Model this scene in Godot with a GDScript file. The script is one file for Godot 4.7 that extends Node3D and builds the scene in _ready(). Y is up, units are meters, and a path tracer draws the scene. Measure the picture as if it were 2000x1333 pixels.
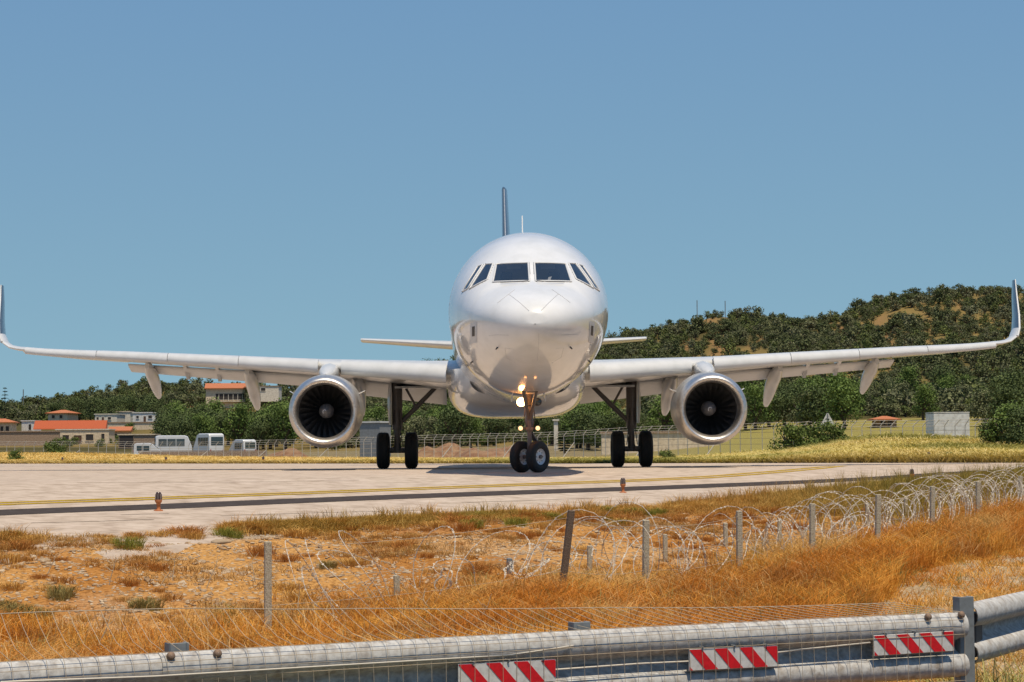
extends Node3D
# An airliner on a taxiway seen from the road behind the airport fence.
# x to the right, y up, distance from the viewpoint along -z. y = 0 is the level of the taxiway under the wheels.

const F := 4140.0            # focal length in pixels of the 2000 x 1333 photograph
const EYE := Vector3(0, 0.51, 0)
var cam_basis: Basis
var rng := RandomNumberGenerator.new()
var noise_a := FastNoiseLite.new()
var noise_b := FastNoiseLite.new()
var noise_c := FastNoiseLite.new()
var M := {}
var used := {}

# ------------------------------------------------------------------ geometry collector
class Geo:
	var v := PackedVector3Array()
	var n := PackedVector3Array()
	var c := PackedColorArray()
	var ix := PackedInt32Array()
	var col := Color(1, 1, 1)
	func quad(a, b, d, e):
		var nn: Vector3 = (d - a).cross(b - a)
		if nn.length() < 1e-12: nn = (e - a).cross(d - a)
		nn = nn.normalized()
		var k := v.size()
		for p in [a, b, d, e]:
			v.append(p); n.append(nn); c.append(col)
		ix.append_array(PackedInt32Array([k, k + 1, k + 2, k, k + 2, k + 3]))
	func tri(a, b, d):
		var nn: Vector3 = (d - a).cross(b - a).normalized()
		var k := v.size()
		for p in [a, b, d]:
			v.append(p); n.append(nn); c.append(col)
		ix.append_array(PackedInt32Array([k, k + 1, k + 2]))
	# rows of points, shared vertices, smooth normals
	func grid(rows: Array, wrap := false, cols = null, hole = null):
		var k := v.size()
		var h := rows.size()
		var w: int = rows[0].size()
		for r in h:
			for i in w:
				v.append(rows[r][i]); n.append(Vector3.ZERO); c.append(cols[r][i] if cols != null else col)
		for r in h - 1:
			for i in (w if wrap else w - 1):
				var j := (i + 1) % w
				if hole != null and hole.call((rows[r][i] + rows[r + 1][j]) / 2.0): continue
				var q := [k + r * w + i, k + r * w + j, k + (r + 1) * w + j, k + (r + 1) * w + i]
				for t in [[q[0], q[1], q[2]], [q[0], q[2], q[3]]]:
					var nn: Vector3 = (v[t[2]] - v[t[0]]).cross(v[t[1]] - v[t[0]])
					ix.append(t[0]); ix.append(t[1]); ix.append(t[2])
					for m in t: n[m] += nn
		for m in range(k, v.size()): n[m] = n[m].normalized() if n[m].length() > 1e-14 else Vector3.UP
	func fan(ring: Array, center: Vector3, flip := false):
		for i in ring.size():
			var j: int = (i + 1) % ring.size()
			if flip: tri(center, ring[j], ring[i])
			else: tri(center, ring[i], ring[j])
	func box(ctr: Vector3, size: Vector3, b := Basis()):
		var p := []
		for s in [[-1,-1,-1],[1,-1,-1],[1,1,-1],[-1,1,-1],[-1,-1,1],[1,-1,1],[1,1,1],[-1,1,1]]:
			p.append(ctr + b * Vector3(s[0] * size.x / 2, s[1] * size.y / 2, s[2] * size.z / 2))
		quad(p[4], p[7], p[6], p[5]); quad(p[1], p[2], p[3], p[0]); quad(p[0], p[3], p[7], p[4])
		quad(p[5], p[6], p[2], p[1]); quad(p[7], p[3], p[2], p[6]); quad(p[0], p[4], p[5], p[1])
	# box with chamfered edges
	func cbox(ctr: Vector3, size: Vector3, bev: float, b := Basis()):
		var rows := []
		for t in [[-1.0, bev], [-1.0, 0.0], [1.0, 0.0], [1.0, bev]]:
			var ring := []
			var hy: float = size.y / 2 - (bev if t[1] == 0.0 else 0.0)
			var ins: float = t[1]
			for s in [[-1,-1,0],[1,-1,0],[1,-1,1],[1,1,0],[1,1,1],[-1,1,0],[-1,1,1],[-1,-1,1]]: pass
			var hx := size.x / 2 - ins
			var hz := size.z / 2 - ins
			var e := bev * 0.8
			for q in [[-hx+e,-hz],[hx-e,-hz],[hx,-hz+e],[hx,hz-e],[hx-e,hz],[-hx+e,hz],[-hx,hz-e],[-hx,-hz+e]]:
				ring.append(ctr + b * Vector3(q[0], t[0] * hy, q[1]))
			rows.append(ring)
		for r in 3:
			for i in 8:
				var j := (i + 1) % 8
				quad(rows[r][i], rows[r][j], rows[r + 1][j], rows[r + 1][i])
		fan(rows[0], ctr - b.y * size.y / 2, true)
		fan(rows[3], ctr + b.y * size.y / 2)
	func tube(path: Array, rad, sides := 8, caps := true):
		var rows := []
		var up := Vector3.UP
		for i in path.size():
			var t: Vector3 = (path[min(i + 1, path.size() - 1)] - path[max(i - 1, 0)]).normalized()
			if abs(t.dot(up)) > 0.95: up = Vector3.RIGHT if abs(t.x) < 0.8 else Vector3.BACK
			var a := t.cross(up).normalized()
			var b := a.cross(t).normalized()
			up = b
			var r: float = rad[i] if rad is Array else rad
			var ring := []
			for s in sides:
				var g := TAU * s / sides
				ring.append(path[i] + (a * cos(g) + b * sin(g)) * r)
			rows.append(ring)
		grid(rows, true)
		if caps:
			fan(rows[0], path[0], true); fan(rows[-1], path[-1])
	# profile of (along, radius) about an axis
	func lathe(prof: Array, at: Vector3, axis: Basis, sides := 24):
		var rows := []
		for p in prof:
			var ring := []
			for s in sides:
				var g := TAU * s / sides
				ring.append(at + axis * Vector3(cos(g) * p[1], p[0], sin(g) * p[1]))
			rows.append(ring)
		grid(rows, true)
	# polygon in (x, y) of basis b, extruded along b.z by depth, centred
	func prism(poly: Array, depth: float, at: Vector3, b := Basis()):
		var pk := PackedVector2Array()
		for p in poly: pk.append(p)
		var tr := Geometry2D.triangulate_polygon(pk)
		for s in [-1, 1]:
			for i in range(0, tr.size(), 3):
				var q := []
				for m in 3: q.append(at + b * Vector3(pk[tr[i + m]].x, pk[tr[i + m]].y, s * depth / 2))
				if s < 0: tri(q[0], q[1], q[2])
				else: tri(q[0], q[2], q[1])
		for i in pk.size():
			var a := pk[i]
			var d := pk[(i + 1) % pk.size()]
			quad(at + b * Vector3(a.x, a.y, -depth / 2), at + b * Vector3(d.x, d.y, -depth / 2), at + b * Vector3(d.x, d.y, depth / 2), at + b * Vector3(a.x, a.y, depth / 2))
	func mesh() -> ArrayMesh:
		var m := ArrayMesh.new()
		add_to(m)
		return m
	func add_to(m: ArrayMesh):
		var a := []
		a.resize(Mesh.ARRAY_MAX)
		a[Mesh.ARRAY_VERTEX] = v; a[Mesh.ARRAY_NORMAL] = n; a[Mesh.ARRAY_COLOR] = c; a[Mesh.ARRAY_INDEX] = ix
		m.add_surface_from_arrays(Mesh.PRIMITIVE_TRIANGLES, a)

# ------------------------------------------------------------------ scene helpers
func numbered(called: String) -> String:
	used[called] = used.get(called, -1) + 1
	return called if used[called] == 0 else "%s_%03d" % [called, used[called]]

func meta(o, label := "", category := "", group := "", kind := ""):
	if label: o.set_meta("label", label)
	if category: o.set_meta("category", category)
	if group: o.set_meta("group", group)
	if kind: o.set_meta("kind", kind)
	return o

func put(called: String, g, mat, parent = null) -> MeshInstance3D:
	var o := MeshInstance3D.new()
	o.mesh = g.mesh() if g is Geo else g
	if mat != null: o.material_override = mat
	o.name = numbered(called) if parent == null else called
	(self if parent == null else parent).add_child(o, true)
	return o

func thing(called: String, at: Vector3, label: String, category: String, group := "", turn := 0.0) -> Node3D:
	var o := Node3D.new()
	o.name = numbered(called)
	add_child(o)
	o.position = at
	o.rotation.y = turn
	return meta(o, label, category, group)

func copy_of(o, called: String, xf: Transform3D, label := "", group := ""):
	var k = o.duplicate()
	k.name = numbered(called)
	add_child(k)
	k.transform = xf
	return meta(k, label, "", group)

func scatter(called: String, mesh: Mesh, mat: Material, list: Array, label: String, category: String):
	var mm := MultiMesh.new()
	mm.transform_format = MultiMesh.TRANSFORM_3D
	mm.use_colors = true
	mm.mesh = mesh
	mm.instance_count = list.size()
	for i in list.size():
		mm.set_instance_transform(i, list[i][0])
		mm.set_instance_color(i, list[i][1])
	var o := MultiMeshInstance3D.new()
	o.multimesh = mm
	o.material_override = mat
	o.name = numbered(called)
	add_child(o)
	return meta(o, label, category, "", "stuff")

# ------------------------------------------------------------------ pixels to directions, ground height
func ray(px: float, py: float) -> Vector3:
	return cam_basis * Vector3((px - 1000.0) / F, (666.5 - py) / F, -1.0)

func P(px: float, py: float, d: float) -> Vector3:
	var r := ray(px, py)
	return EYE + r * (d / -r.z)

func curve(t: Array, x: float, k := 1) -> float:
	if x <= t[0][0]: return t[0][k]
	var last: int = t.size() - 1
	if x >= t[last][0]: return t[last][k]
	var i := 0
	while x > t[i + 1][0]: i += 1
	var a = t[i]; var b = t[i + 1]
	var p = t[max(i - 1, 0)]; var q = t[min(i + 2, last)]
	var w: float = (x - a[0]) / (b[0] - a[0])
	return cubic_interpolate_in_time(a[k], b[k], p[k], q[k], w, b[0] - a[0], p[0] - a[0], q[0] - a[0]) if i > 0 and i + 2 <= last else lerpf(a[k], b[k], w)

# lines on the ground as functions of x: [x, distance, height]
var RAIL_LINE := [[-30.0, -8.0], [-5.5, 6.1], [-1.98, 8.2], [0.0, 9.32], [2.2, 10.38], [2.5, 10.52], [3.2, 12.4], [4.6, 15.8], [9.0, 22.0], [30.0, 50.0]]
var FENCE_LINE := [[-30.0, 12.0, -1.2], [-6.0, 18.2, -1.22], [-2.3, 20.0, -1.24], [0.57, 21.5, -1.02], [1.5, 24.0, -1.12], [2.85, 26.5, -1.12], [4.04, 28.5, -1.1], [5.35, 31.0, -1.0], [6.75, 33.5, -0.93], [8.35, 37.5, -0.83], [14.0, 46.0, -0.6], [40.0, 75.0, -0.3]]
var EDGE_LINE := [[-30.0, 16.0, -0.6], [-12.0, 22.5, -0.58], [-6.4, 27.3, -0.565], [-1.6, 32.2, -0.545], [2.7, 37.6, -0.52], [7.2, 45.0, -0.43], [12.2, 53.0, -0.29], [20.0, 62.0, -0.18], [60.0, 92.0, -0.05]]
var PAVE_LINE := [[-30.0, 16.0], [-12.0, 22.5], [-6.4, 26.5], [-3.9, 28.2], [-3.6, 30.0], [-1.6, 33.0], [2.7, 36.6], [7.2, 45.6], [12.2, 53.0], [20.0, 62.0], [60.0, 92.0]]
var FLAT_LINE := [[-30.0, 26.0], [-12.0, 37.0], [-6.0, 43.0], [0.0, 49.6], [4.0, 55.2], [9.0, 63.0], [14.0, 70.0], [20.0, 76.0], [60.0, 110.0]]
# the far edge of the pavement and the land behind it, by direction (pixel column)
var FAR_EDGE := [[-1500.0, 170.0], [0.0, 135.0], [500.0, 112.0], [1000.0, 95.0], [1500.0, 85.0], [2000.0, 76.0], [3500.0, 70.0]]
var RINGS := [
	[200.0, [[-1500.0, 890.0], [0.0, 897.0], [300.0, 899.0], [600.0, 898.0], [900.0, 897.0], [1200.0, 891.0], [1500.0, 868.0], [1700.0, 848.0], [2000.0, 848.0], [3500.0, 850.0]]],
	[260.0, [[-1500.0, 890.0], [0.0, 896.0], [300.0, 897.0], [600.0, 896.0], [900.0, 890.0], [1200.0, 880.0], [1500.0, 845.0], [1700.0, 838.0], [2000.0, 832.0], [3500.0, 830.0]]],
	[390.0, [[-1500.0, 860.0], [0.0, 869.0], [300.0, 866.0], [600.0, 862.0], [900.0, 852.0], [1200.0, 838.0], [1500.0, 800.0], [1700.0, 792.0], [2000.0, 780.0], [3500.0, 760.0]]],
	[620.0, [[-1500.0, 820.0], [-200.0, 805.0], [0.0, 795.0], [100.0, 789.0], [200.0, 776.0], [330.0, 768.0], [450.0, 770.0], [560.0, 775.0], [700.0, 757.0], [800.0, 737.0], [870.0, 716.0], [950.0, 695.0], [1050.0, 686.0], [1150.0, 680.0], [1200.0, 672.0], [1250.0, 658.0], [1310.0, 645.0], [1390.0, 620.0], [1450.0, 620.0], [1520.0, 630.0], [1600.0, 630.0], [1650.0, 617.0], [1700.0, 599.0], [1760.0, 580.0], [1820.0, 574.0], [1900.0, 570.0], [2000.0, 571.0], [2200.0, 590.0], [3500.0, 640.0]]],
]
var CREST := [[-1500.0, 880.0], [0.0, 888.0], [150.0, 889.0], [300.0, 894.0], [600.0, 899.0], [900.0, 901.0], [1200.0, 900.0], [1400.0, 896.0], [1500.0, 889.0], [1600.0, 874.0], [1700.0, 861.0], [1850.0, 864.0], [2000.0, 870.0], [3500.0, 870.0]]

func ground_y(x: float, d: float, relief := true) -> float:
	var dd := maxf(d, 1.0)
	var px := clampf(1000.0 + x / dd * F, -1500.0, 3500.0)
	var far := curve(FAR_EDGE, px)
	var h := 0.0
	if d <= far:
		var g := curve(RAIL_LINE, x)
		var f := curve(FENCE_LINE, x)
		var e := curve(EDGE_LINE, x)
		var t := curve(FLAT_LINE, x)
		var hf := curve(FENCE_LINE, x, 2)
		var he := curve(EDGE_LINE, x, 2)
		if d < g: h = -1.04
		elif d < f:
			var w := (d - g) / (f - g)
			h = lerpf(-1.04, hf, smoothstep(0.0, 0.75, w))
		elif d < e:
			var w := (d - f) / (e - f)
			h = lerpf(hf, he, w * 0.6 + 0.4 * smoothstep(0.0, 1.0, w))
		elif d < t:
			h = he * pow(1.0 - (d - e) / (t - e), 1.15)
		if relief and d > g and d < e:
			var m := smoothstep(g, g + 2.0, d) * (1.0 - smoothstep(e - 1.5, e, d))
			h += m * (noise_a.get_noise_2d(x * 22.0, d * 22.0) * 0.09 + noise_b.get_noise_2d(x * 70.0, d * 70.0) * 0.06)
		return h
	var ds := [far, far + 33.0]
	var hs := [0.0, P(px, curve(CREST, px), far + 33.0).y]
	for r in RINGS:
		ds.append(r[0]); hs.append(P(px, curve(r[1], px), r[0]).y)
	ds.append(900.0); hs.append(hs[hs.size() - 1] * 0.75)
	ds.append(2500.0); hs.append(2.0)
	var i := 0
	while i < ds.size() - 2 and d > ds[i + 1]: i += 1
	var w := clampf((d - ds[i]) / (ds[i + 1] - ds[i]), 0.0, 1.0)
	h = lerpf(hs[i], hs[i + 1], w)
	if relief and d > 380.0: h += noise_a.get_noise_2d(x * 1.2, d * 1.2) * 2.2 * smoothstep(380.0, 480.0, d)
	return h

func on_ground(x: float, d: float) -> Vector3:
	return Vector3(x, ground_y(x, d), -d)

# where the line of sight through a pixel meets the ground
func hit(px: float, py: float, relief := false) -> Vector3:
	var r := ray(px, py)
	r = r / -r.z
	var d := 9.0
	while d < 1500.0:
		var step := d * 0.004
		var q := EYE + r * (d + step)
		if q.y < ground_y(q.x, d + step, relief):
			var lo := d; var hi := d + step
			for i in 14:
				var mid := (lo + hi) / 2
				q = EYE + r * mid
				if q.y < ground_y(q.x, mid, relief): hi = mid
				else: lo = mid
			return EYE + r * hi
		d += step
	return EYE + r * 600.0

# ------------------------------------------------------------------ materials
func flat(color: Color, rough := 0.8, metal := 0.0) -> StandardMaterial3D:
	var m := StandardMaterial3D.new()
	m.albedo_color = color.linear_to_srgb()
	m.roughness = rough
	m.metallic = metal
	return m

func noise_tex(freq: float, stops: Array, size := 512, oct := 5, seed_ := 1, normal := false, bump := 4.0, kind := FastNoiseLite.TYPE_SIMPLEX_SMOOTH) -> NoiseTexture2D:
	var t := NoiseTexture2D.new()
	var nz := FastNoiseLite.new()
	nz.noise_type = kind
	nz.seed = seed_
	nz.frequency = freq
	nz.fractal_octaves = oct
	nz.fractal_gain = 0.6
	t.noise = nz
	t.width = size; t.height = size
	t.seamless = true
	if normal:
		t.as_normal_map = true
		t.bump_strength = bump
	elif stops.size() > 0:
		var g := Gradient.new()
		g.offsets = PackedFloat32Array(); g.colors = PackedColorArray()
		var o := PackedFloat32Array(); var c := PackedColorArray()
		for s in stops:
			o.append(s[0]); c.append(Color(s[1], s[2], s[3]))
		g.offsets = o; g.colors = c
		t.color_ramp = g
	return t

func textured(color: Color, rough: float, tex, scale: float, world := true, normal = null, nscale := 1.0, vc := false) -> StandardMaterial3D:
	var m := flat(color, rough)
	m.albedo_texture = tex
	m.uv1_triplanar = true
	m.uv1_world_triplanar = world
	m.uv1_scale = Vector3.ONE * scale
	m.vertex_color_use_as_albedo = vc
	if normal != null:
		m.normal_enabled = true
		m.normal_texture = normal
		m.normal_scale = nscale
	return m

func foliage(color: Color, back := 0.25) -> StandardMaterial3D:
	var m := flat(color, 0.75)
	m.vertex_color_use_as_albedo = true
	m.metallic_specular = 0.15
	m.backlight_enabled = true
	m.backlight = Color(back, back, back * 0.6)
	return m

func materials():
	var grain := noise_tex(0.012, [[0.0, .78, .76, .74], [0.45, .92, .91, .9], [1.0, 1, 1, 1]], 512, 6, 3)
	var coarse := noise_tex(0.02, [[0.0, .55, .5, .45], [0.4, .82, .78, .72], [0.55, .95, .93, .9], [1.0, 1, 1, .98]], 1024, 7, 5)
	var soil_n := noise_tex(0.03, [], 512, 6, 9, true, 9.0)
	var fine_n := noise_tex(0.05, [], 512, 4, 11, true, 3.0)
	M.ground = textured(Color(1, 1, 1), 0.95, coarse, 0.55, true, soil_n, 1.0, true)
	M.pave = textured(Color(1, 1, 1), 0.9, grain, 0.16, true, fine_n, 0.25, true)
	M.pave.metallic_specular = 0.12
	M.ground.metallic_specular = 0.1
	M.pave.detail_enabled = true
	M.pave.detail_albedo = noise_tex(0.03, [[0.0, .84, .82, .8], [0.5, .98, .98, .97], [1.0, 1, 1, 1]], 512, 6, 21)
	M.pave.detail_blend_mode = BaseMaterial3D.BLEND_MODE_MUL
	M.tar = textured(Color(.075, .064, .062), 0.95, grain, 0.6)
	M.tar.metallic_specular = 0.1
	M.crack = textured(Color(.22, .18, .155), 0.95, coarse, 1.2)
	M.crack.metallic_specular = 0.1
	M.yellow = textured(Color(.50, .34, .03), 0.9, coarse, 1.5)
	M.yellow.metallic_specular = 0.1
	M.white_paint = textured(Color(.62, .62, .60), 0.7, coarse, 1.5)
	M.rock = textured(Color(.46, .37, .27), 0.95, coarse, 1.2, false, soil_n, 0.8)
	# aircraft
	var paint_noise := noise_tex(0.01, [[0.0, .93, .93, .92], [0.6, 1, 1, 1], [1.0, 1, 1, 1]], 512, 5, 31)
	M.fus = textured(Color(.74, .735, .725), 0.32, paint_noise, 0.25, false)
	M.fus.clearcoat_enabled = true; M.fus.clearcoat = 0.9; M.fus.clearcoat_roughness = 0.07
	M.wing = textured(Color(.60, .60, .59), 0.35, paint_noise, 0.3, false)
	M.wing.clearcoat_enabled = true; M.wing.clearcoat = 0.5; M.wing.clearcoat_roughness = 0.15
	M.under = M.wing
	M.flap = M.under
	M.fairing = M.under
	M.lip = flat(Color(.78, .75, .71), 0.42, 1.0)
	M.lip.albedo_texture = grain; M.lip.uv1_triplanar = true
	M.cowl = textured(Color(.48, .47, .45), 0.35, paint_noise, 0.4, false)
	M.cowl.metallic = 0.5
	M.duct = flat(Color(.24, .24, .24), 0.6)
	M.blade = flat(Color(.30, .30, .31), 0.4, 1.0)
	M.spinner = flat(Color(.20, .19, .19), 0.5)
	M.swirl = flat(Color(.8, .78, .76), 0.5)
	M.gear = textured(Color(.16, .145, .135), 0.5, grain, 2.0, false)
	M.geardark = textured(Color(.07, .062, .058), 0.6, grain, 2.0, false)
	M.chrome = flat(Color(.75, .74, .72), 0.15, 1.0)
	M.tyre = textured(Color(.018, .018, .018), 0.75, grain, 3.0, false)
	M.rim = flat(Color(.55, .56, .57), 0.4, 0.2)
	M.glass = flat(Color(.10, .105, .11), 0.07)
	M.glass.metallic_specular = 1.0
	M.glass.clearcoat_enabled = true; M.glass.clearcoat = 1.0; M.glass.clearcoat_roughness = 0.02
	M.glass.transparency = BaseMaterial3D.TRANSPARENCY_ALPHA
	M.glass.albedo_color = Color(.16, .18, .20, .38)
	M.cabin = flat(Color(.30, .30, .30), 0.8)
	M.seat = flat(Color(.10, .11, .13), 0.9)
	M.winframe = flat(Color(.58, .58, .58), 0.45)
	M.seam = flat(Color(.42, .42, .43), 0.6)
	M.dark = flat(Color(.03, .028, .027), 0.7)
	M.tail = textured(Color(.055, .085, .115), 0.3, paint_noise, 0.3, false)
	M.tail.clearcoat_enabled = true; M.tail.clearcoat = 0.8; M.tail.clearcoat_roughness = 0.08
	M.tailedge = flat(Color(.45, .47, .5), 0.3, 0.6)
	M.lamp = flat(Color(1, .9, .75), 0.3)
	M.lamp.emission_enabled = true; M.lamp.emission = Color(1.0, .80, .52); M.lamp.emission_energy_multiplier = 14.0
	M.lamp_low = flat(Color(1, .9, .75), 0.3)
	M.lamp_low.emission_enabled = true; M.lamp_low.emission = Color(1.0, .82, .58); M.lamp_low.emission_energy_multiplier = 1.2
	# roadside
	var galv := noise_tex(0.03, [[0.0, .7, .7, .72], [0.5, .9, .9, .9], [1.0, 1, 1, 1]], 512, 4, 41, false, 1.0, FastNoiseLite.TYPE_CELLULAR)
	M.galv = textured(Color(.62, .61, .585), 0.7, galv, 2.0, false, fine_n, 0.12)
	M.galv.metallic_specular = 0.2
	M.galv.detail_enabled = true
	M.galv.detail_albedo = noise_tex(0.015, [[0.0, .70, .64, .58], [0.38, .90, .88, .86], [0.55, 1, 1, 1], [1.0, 1, 1, 1]], 512, 6, 61)
	M.galv.detail_blend_mode = BaseMaterial3D.BLEND_MODE_MUL
	M.galvdark = textured(Color(.22, .24, .25), 0.6, grain, 3.0, false)
	M.bolt = flat(Color(.23, .15, .10), 0.7, 0.3)
	M.board = textured(Color(.74, .73, .70), 0.55, grain, 4.0, false)
	M.red = textured(Color(.74, .006, .012), 0.5, grain, 5.0, false)
	M.wire = flat(Color(.42, .34, .24), 0.7)
	M.razor = flat(Color(.58, .52, .43), 0.6)
	M.concrete = textured(Color(.52, .49, .40), 0.9, coarse, 2.5, false, soil_n, 0.5)
	M.wood = textured(Color(.17, .13, .10), 0.9, coarse, 3.0, false, soil_n, 0.8)
	M.palewire = flat(Color(.60, .54, .46), 0.6)
	M.lightbase = textured(Color(.48, .15, .04), 0.6, grain, 6.0, false)
	M.lightlens = flat(Color(.055, .03, .025), 0.2)
	M.lightrib = flat(Color(.30, .24, .2), 0.5)
	# plants
	M.stalk = flat(Color(.50, .40, .26), 0.8)
	M.straw = foliage(Color(1, 1, 1), 0.6)
	M.leaf = foliage(Color(1, 1, 1), 0.2)
	M.bark = textured(Color(.11, .085, .065), 0.95, coarse, 0.8, false)
	# houses
	M.cream = textured(Color(.76, .64, .47), 0.9, grain, 0.3)
	M.offwhite = textured(Color(.80, .74, .63), 0.9, grain, 0.3)
	M.whitewash = textured(Color(.76, .755, .74), 0.9, grain, 0.3)
	M.mud = textured(Color(.42, .32, .25), 0.95, coarse, 0.3)
	M.tile = textured(Color(.52, .115, .04), 0.85, coarse, 0.6)
	M.tile2 = textured(Color(.56, .20, .085), 0.85, coarse, 0.6)
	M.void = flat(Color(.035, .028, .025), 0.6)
	M.shutter = flat(Color(.10, .05, .03), 0.7)
	M.greymetal = textured(Color(.26, .275, .29), 0.5, grain, 0.4)
	M.palemetal = textured(Color(.74, .75, .75), 0.5, grain, 0.4)
	M.carwhite = flat(Color(.64, .65, .66), 0.3)
	M.carwhite.clearcoat_enabled = true; M.carwhite.clearcoat = 0.8
	M.carglass = flat(Color(.03, .05, .06), 0.08)
	M.carglass.metallic_specular = 0.9
	M.carred = flat(Color(.35, .02, .015), 0.4)

# ------------------------------------------------------------------ the setting
func ground():
	var g := Geo.new()
	var us := []
	var u := -1.6
	while u < 1.6:
		us.append(u)
		u += 0.0035 if abs(u) < 0.27 else (0.012 if abs(u) < 0.45 else 0.08)
	us.append(1.6)
	var ds := []
	var d := -14.0
	while d < 2500.0:
		ds.append(d)
		d += 1.5 if d < 6.0 else maxf(0.11, d * 0.012) if d < 46.0 else d * 0.02
	var rows := []; var cols := []
	for q in ds:
		var row := []; var cr := []
		for w in us:
			var x: float = w * (maxf(q, 0.0) + 13.0)
			row.append(Vector3(x, ground_y(x, q), -q))
			cr.append(ground_colour(x, q))
		rows.append(row); cols.append(cr)
	g.grid(rows, false, cols)
	meta(put("ground", g, M.ground), "", "", "", "structure")

func ground_colour(x: float, d: float) -> Color:
	var px := clampf(1000.0 + x / maxf(d, 1.0) * F, -1500.0, 3500.0)
	var far := curve(FAR_EDGE, px)
	var n1 := noise_a.get_noise_2d(x * 9.0, d * 9.0) * 0.5 + 0.5
	var n2 := noise_b.get_noise_2d(x * 30.0, d * 30.0) * 0.5 + 0.5
	if d < far:
		var soil := Color(0.541, 0.273, 0.082).lerp(Color(0.595, 0.356, 0.144), n1)
		var rust := Color(.44, .20, .055)
		var pale := Color(.58, .45, .32)
		var e := curve(EDGE_LINE, x)
		var f := curve(FENCE_LINE, x)
		var g := curve(RAIL_LINE, x)
		var c := soil.lerp(rust, smoothstep(0.4, 0.64, n2) * 0.85)
		c = c.lerp(pale, smoothstep(0.55, 0.8, noise_c.get_noise_2d(x * 14.0, d * 14.0) * 0.5 + 0.5) * 0.55)
		if x < -3.0 and d > e - 2.2: c = c.lerp(Color(.46, .40, .33), smoothstep(e - 2.2, e - 1.0, d))
		if d < g - 0.5: c = Color(.075, .07, .066)
		if d < f + 1.0 and d > g and x > 0.5: c = c.lerp(Color(.33, .20, .09), 0.7)
		if x > 2.6 and d > g and d < f - 4.0 - noise_a.get_noise_2d(x * 30.0, d * 30.0): c = Color(.56, .49, .38).lerp(Color(.46, .36, .22), n1)
		return c
	if d < far + 40.0:
		var gold := Color(.66, .46, .16).lerp(Color(.60, .43, .17), n1)
		var green := Color(.44, .38, .09).lerp(Color(.55, .46, .13), n1)
		return gold.lerp(green, smoothstep(500.0, 1100.0, px))
	if d < 300.0:
		var dust := Color(.32, .26, .19).lerp(Color(.24, .22, .11), n1)
		return dust.lerp(Color(.35, .32, .11), smoothstep(1100.0, 1500.0, px))
	var w := noise_b.get_noise_2d(x * 1.6, d * 1.1) * 0.5 + 0.5
	var ochre := Color(.34, .25, .10).lerp(Color(.20, .17, .075), n1)
	var scrub := Color(.11, .105, .05)
	var c2 := scrub.lerp(ochre, smoothstep(0.35, 0.62, w))
	# bare rust coloured rock faces on the hill
	for s in [[1395.0, 470.0, 620.0, 45.0], [1480.0, 480.0, 600.0, 26.0], [1640.0, 470.0, 610.0, 22.0], [1730.0, 480.0, 590.0, 26.0], [1815.0, 480.0, 620.0, 34.0], [1870.0, 500.0, 600.0, 22.0], [1335.0, 420.0, 560.0, 24.0], [325.0, 420.0, 560.0, 12.0], [352.0, 450.0, 570.0, 9.0]]:
		if d > s[1] and d < s[2]:
			var k: float = (1.0 - smoothstep(s[3] * 0.2, s[3] * .65, abs(px - s[0] + noise_a.get_noise_2d(d * 2.0, s[0]) * 40.0)))
			c2 = c2.lerp(Color(.34, .215, .105), k * smoothstep(0.4, 0.7, noise_c.get_noise_2d(x * 2.4, d * 2.4) * 0.5 + 0.6))
	if px > 1530.0 and px < 1700.0 and d < 380.0: c2 = c2.lerp(Color(.48, .36, .11), smoothstep(0.4, 0.6, w))
	return c2

func pavement():
	var g := Geo.new()
	var rows := []; var cols := []
	for i in 61: rows.append([]); cols.append([])
	var px := -1400.0
	while px <= 3400.0:
		var k := (px - 1000.0) / F
		var d0 := 8.0
		while d0 < curve(PAVE_LINE, k * d0) + noise_b.get_noise_2d(px * 0.9, 3.0) * 0.35: d0 += 0.05
		var d1 := maxf(curve(FAR_EDGE, clampf(px, -1500.0, 3500.0)) - 0.2, d0 + 1.0)
		for r in 61:
			var t := pow(r / 60.0, 1.5)
			var d := lerpf(d0, d1, t)
			rows[r].append(Vector3(k * d, ground_y(k * d, d, false) + (0.012 if r > 0 else -0.05), -d))
			var n1 := noise_a.get_noise_2d(k * d * 3.0, d * 1.2) * 0.5 + 0.5
			var n2 := noise_c.get_noise_2d(k * d * 0.9, d * 5.0) * 0.5 + 0.5
			var c := Color(.565, .465, .385).lerp(Color(.60, .505, .43), n1)
			c = c.lerp(Color(.49, .405, .34), smoothstep(0.62, 0.9, n2) * 0.3)
			cols[r].append(c)
		px += 16.0
	g.grid(rows, false, cols)
	meta(put("taxiway", g, M.pave), "", "", "", "structure")

# a painted ribbon through pixels on the pavement
func ribbon(pts: Array, width: float, shift: float, lift: float, g: Geo):
	var q := []
	for p in pts: q.append(hit(p[0], p[1]))
	var line := []
	for i in q.size() - 1:
		var a = q[max(i - 1, 0)]; var d = q[min(i + 2, q.size() - 1)]
		for s in 14: line.append(q[i].cubic_interpolate(q[i + 1], a, d, s / 14.0))
	line.append(q[-1])
	var rows := []
	for i in line.size():
		var t: Vector3 = line[min(i + 1, line.size() - 1)] - line[max(i - 1, 0)]
		t.y = 0; t = t.normalized()
		var side := Vector3(-t.z, 0, t.x)
		var row := []
		for w in [-0.5, 0.0, 0.5]:
			var p: Vector3 = line[i] + side * (shift + w * width)
			row.append(Vector3(p.x, ground_y(p.x, -p.z, false) + lift, p.z))
		rows.append(row)
	g.grid(rows)

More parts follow.
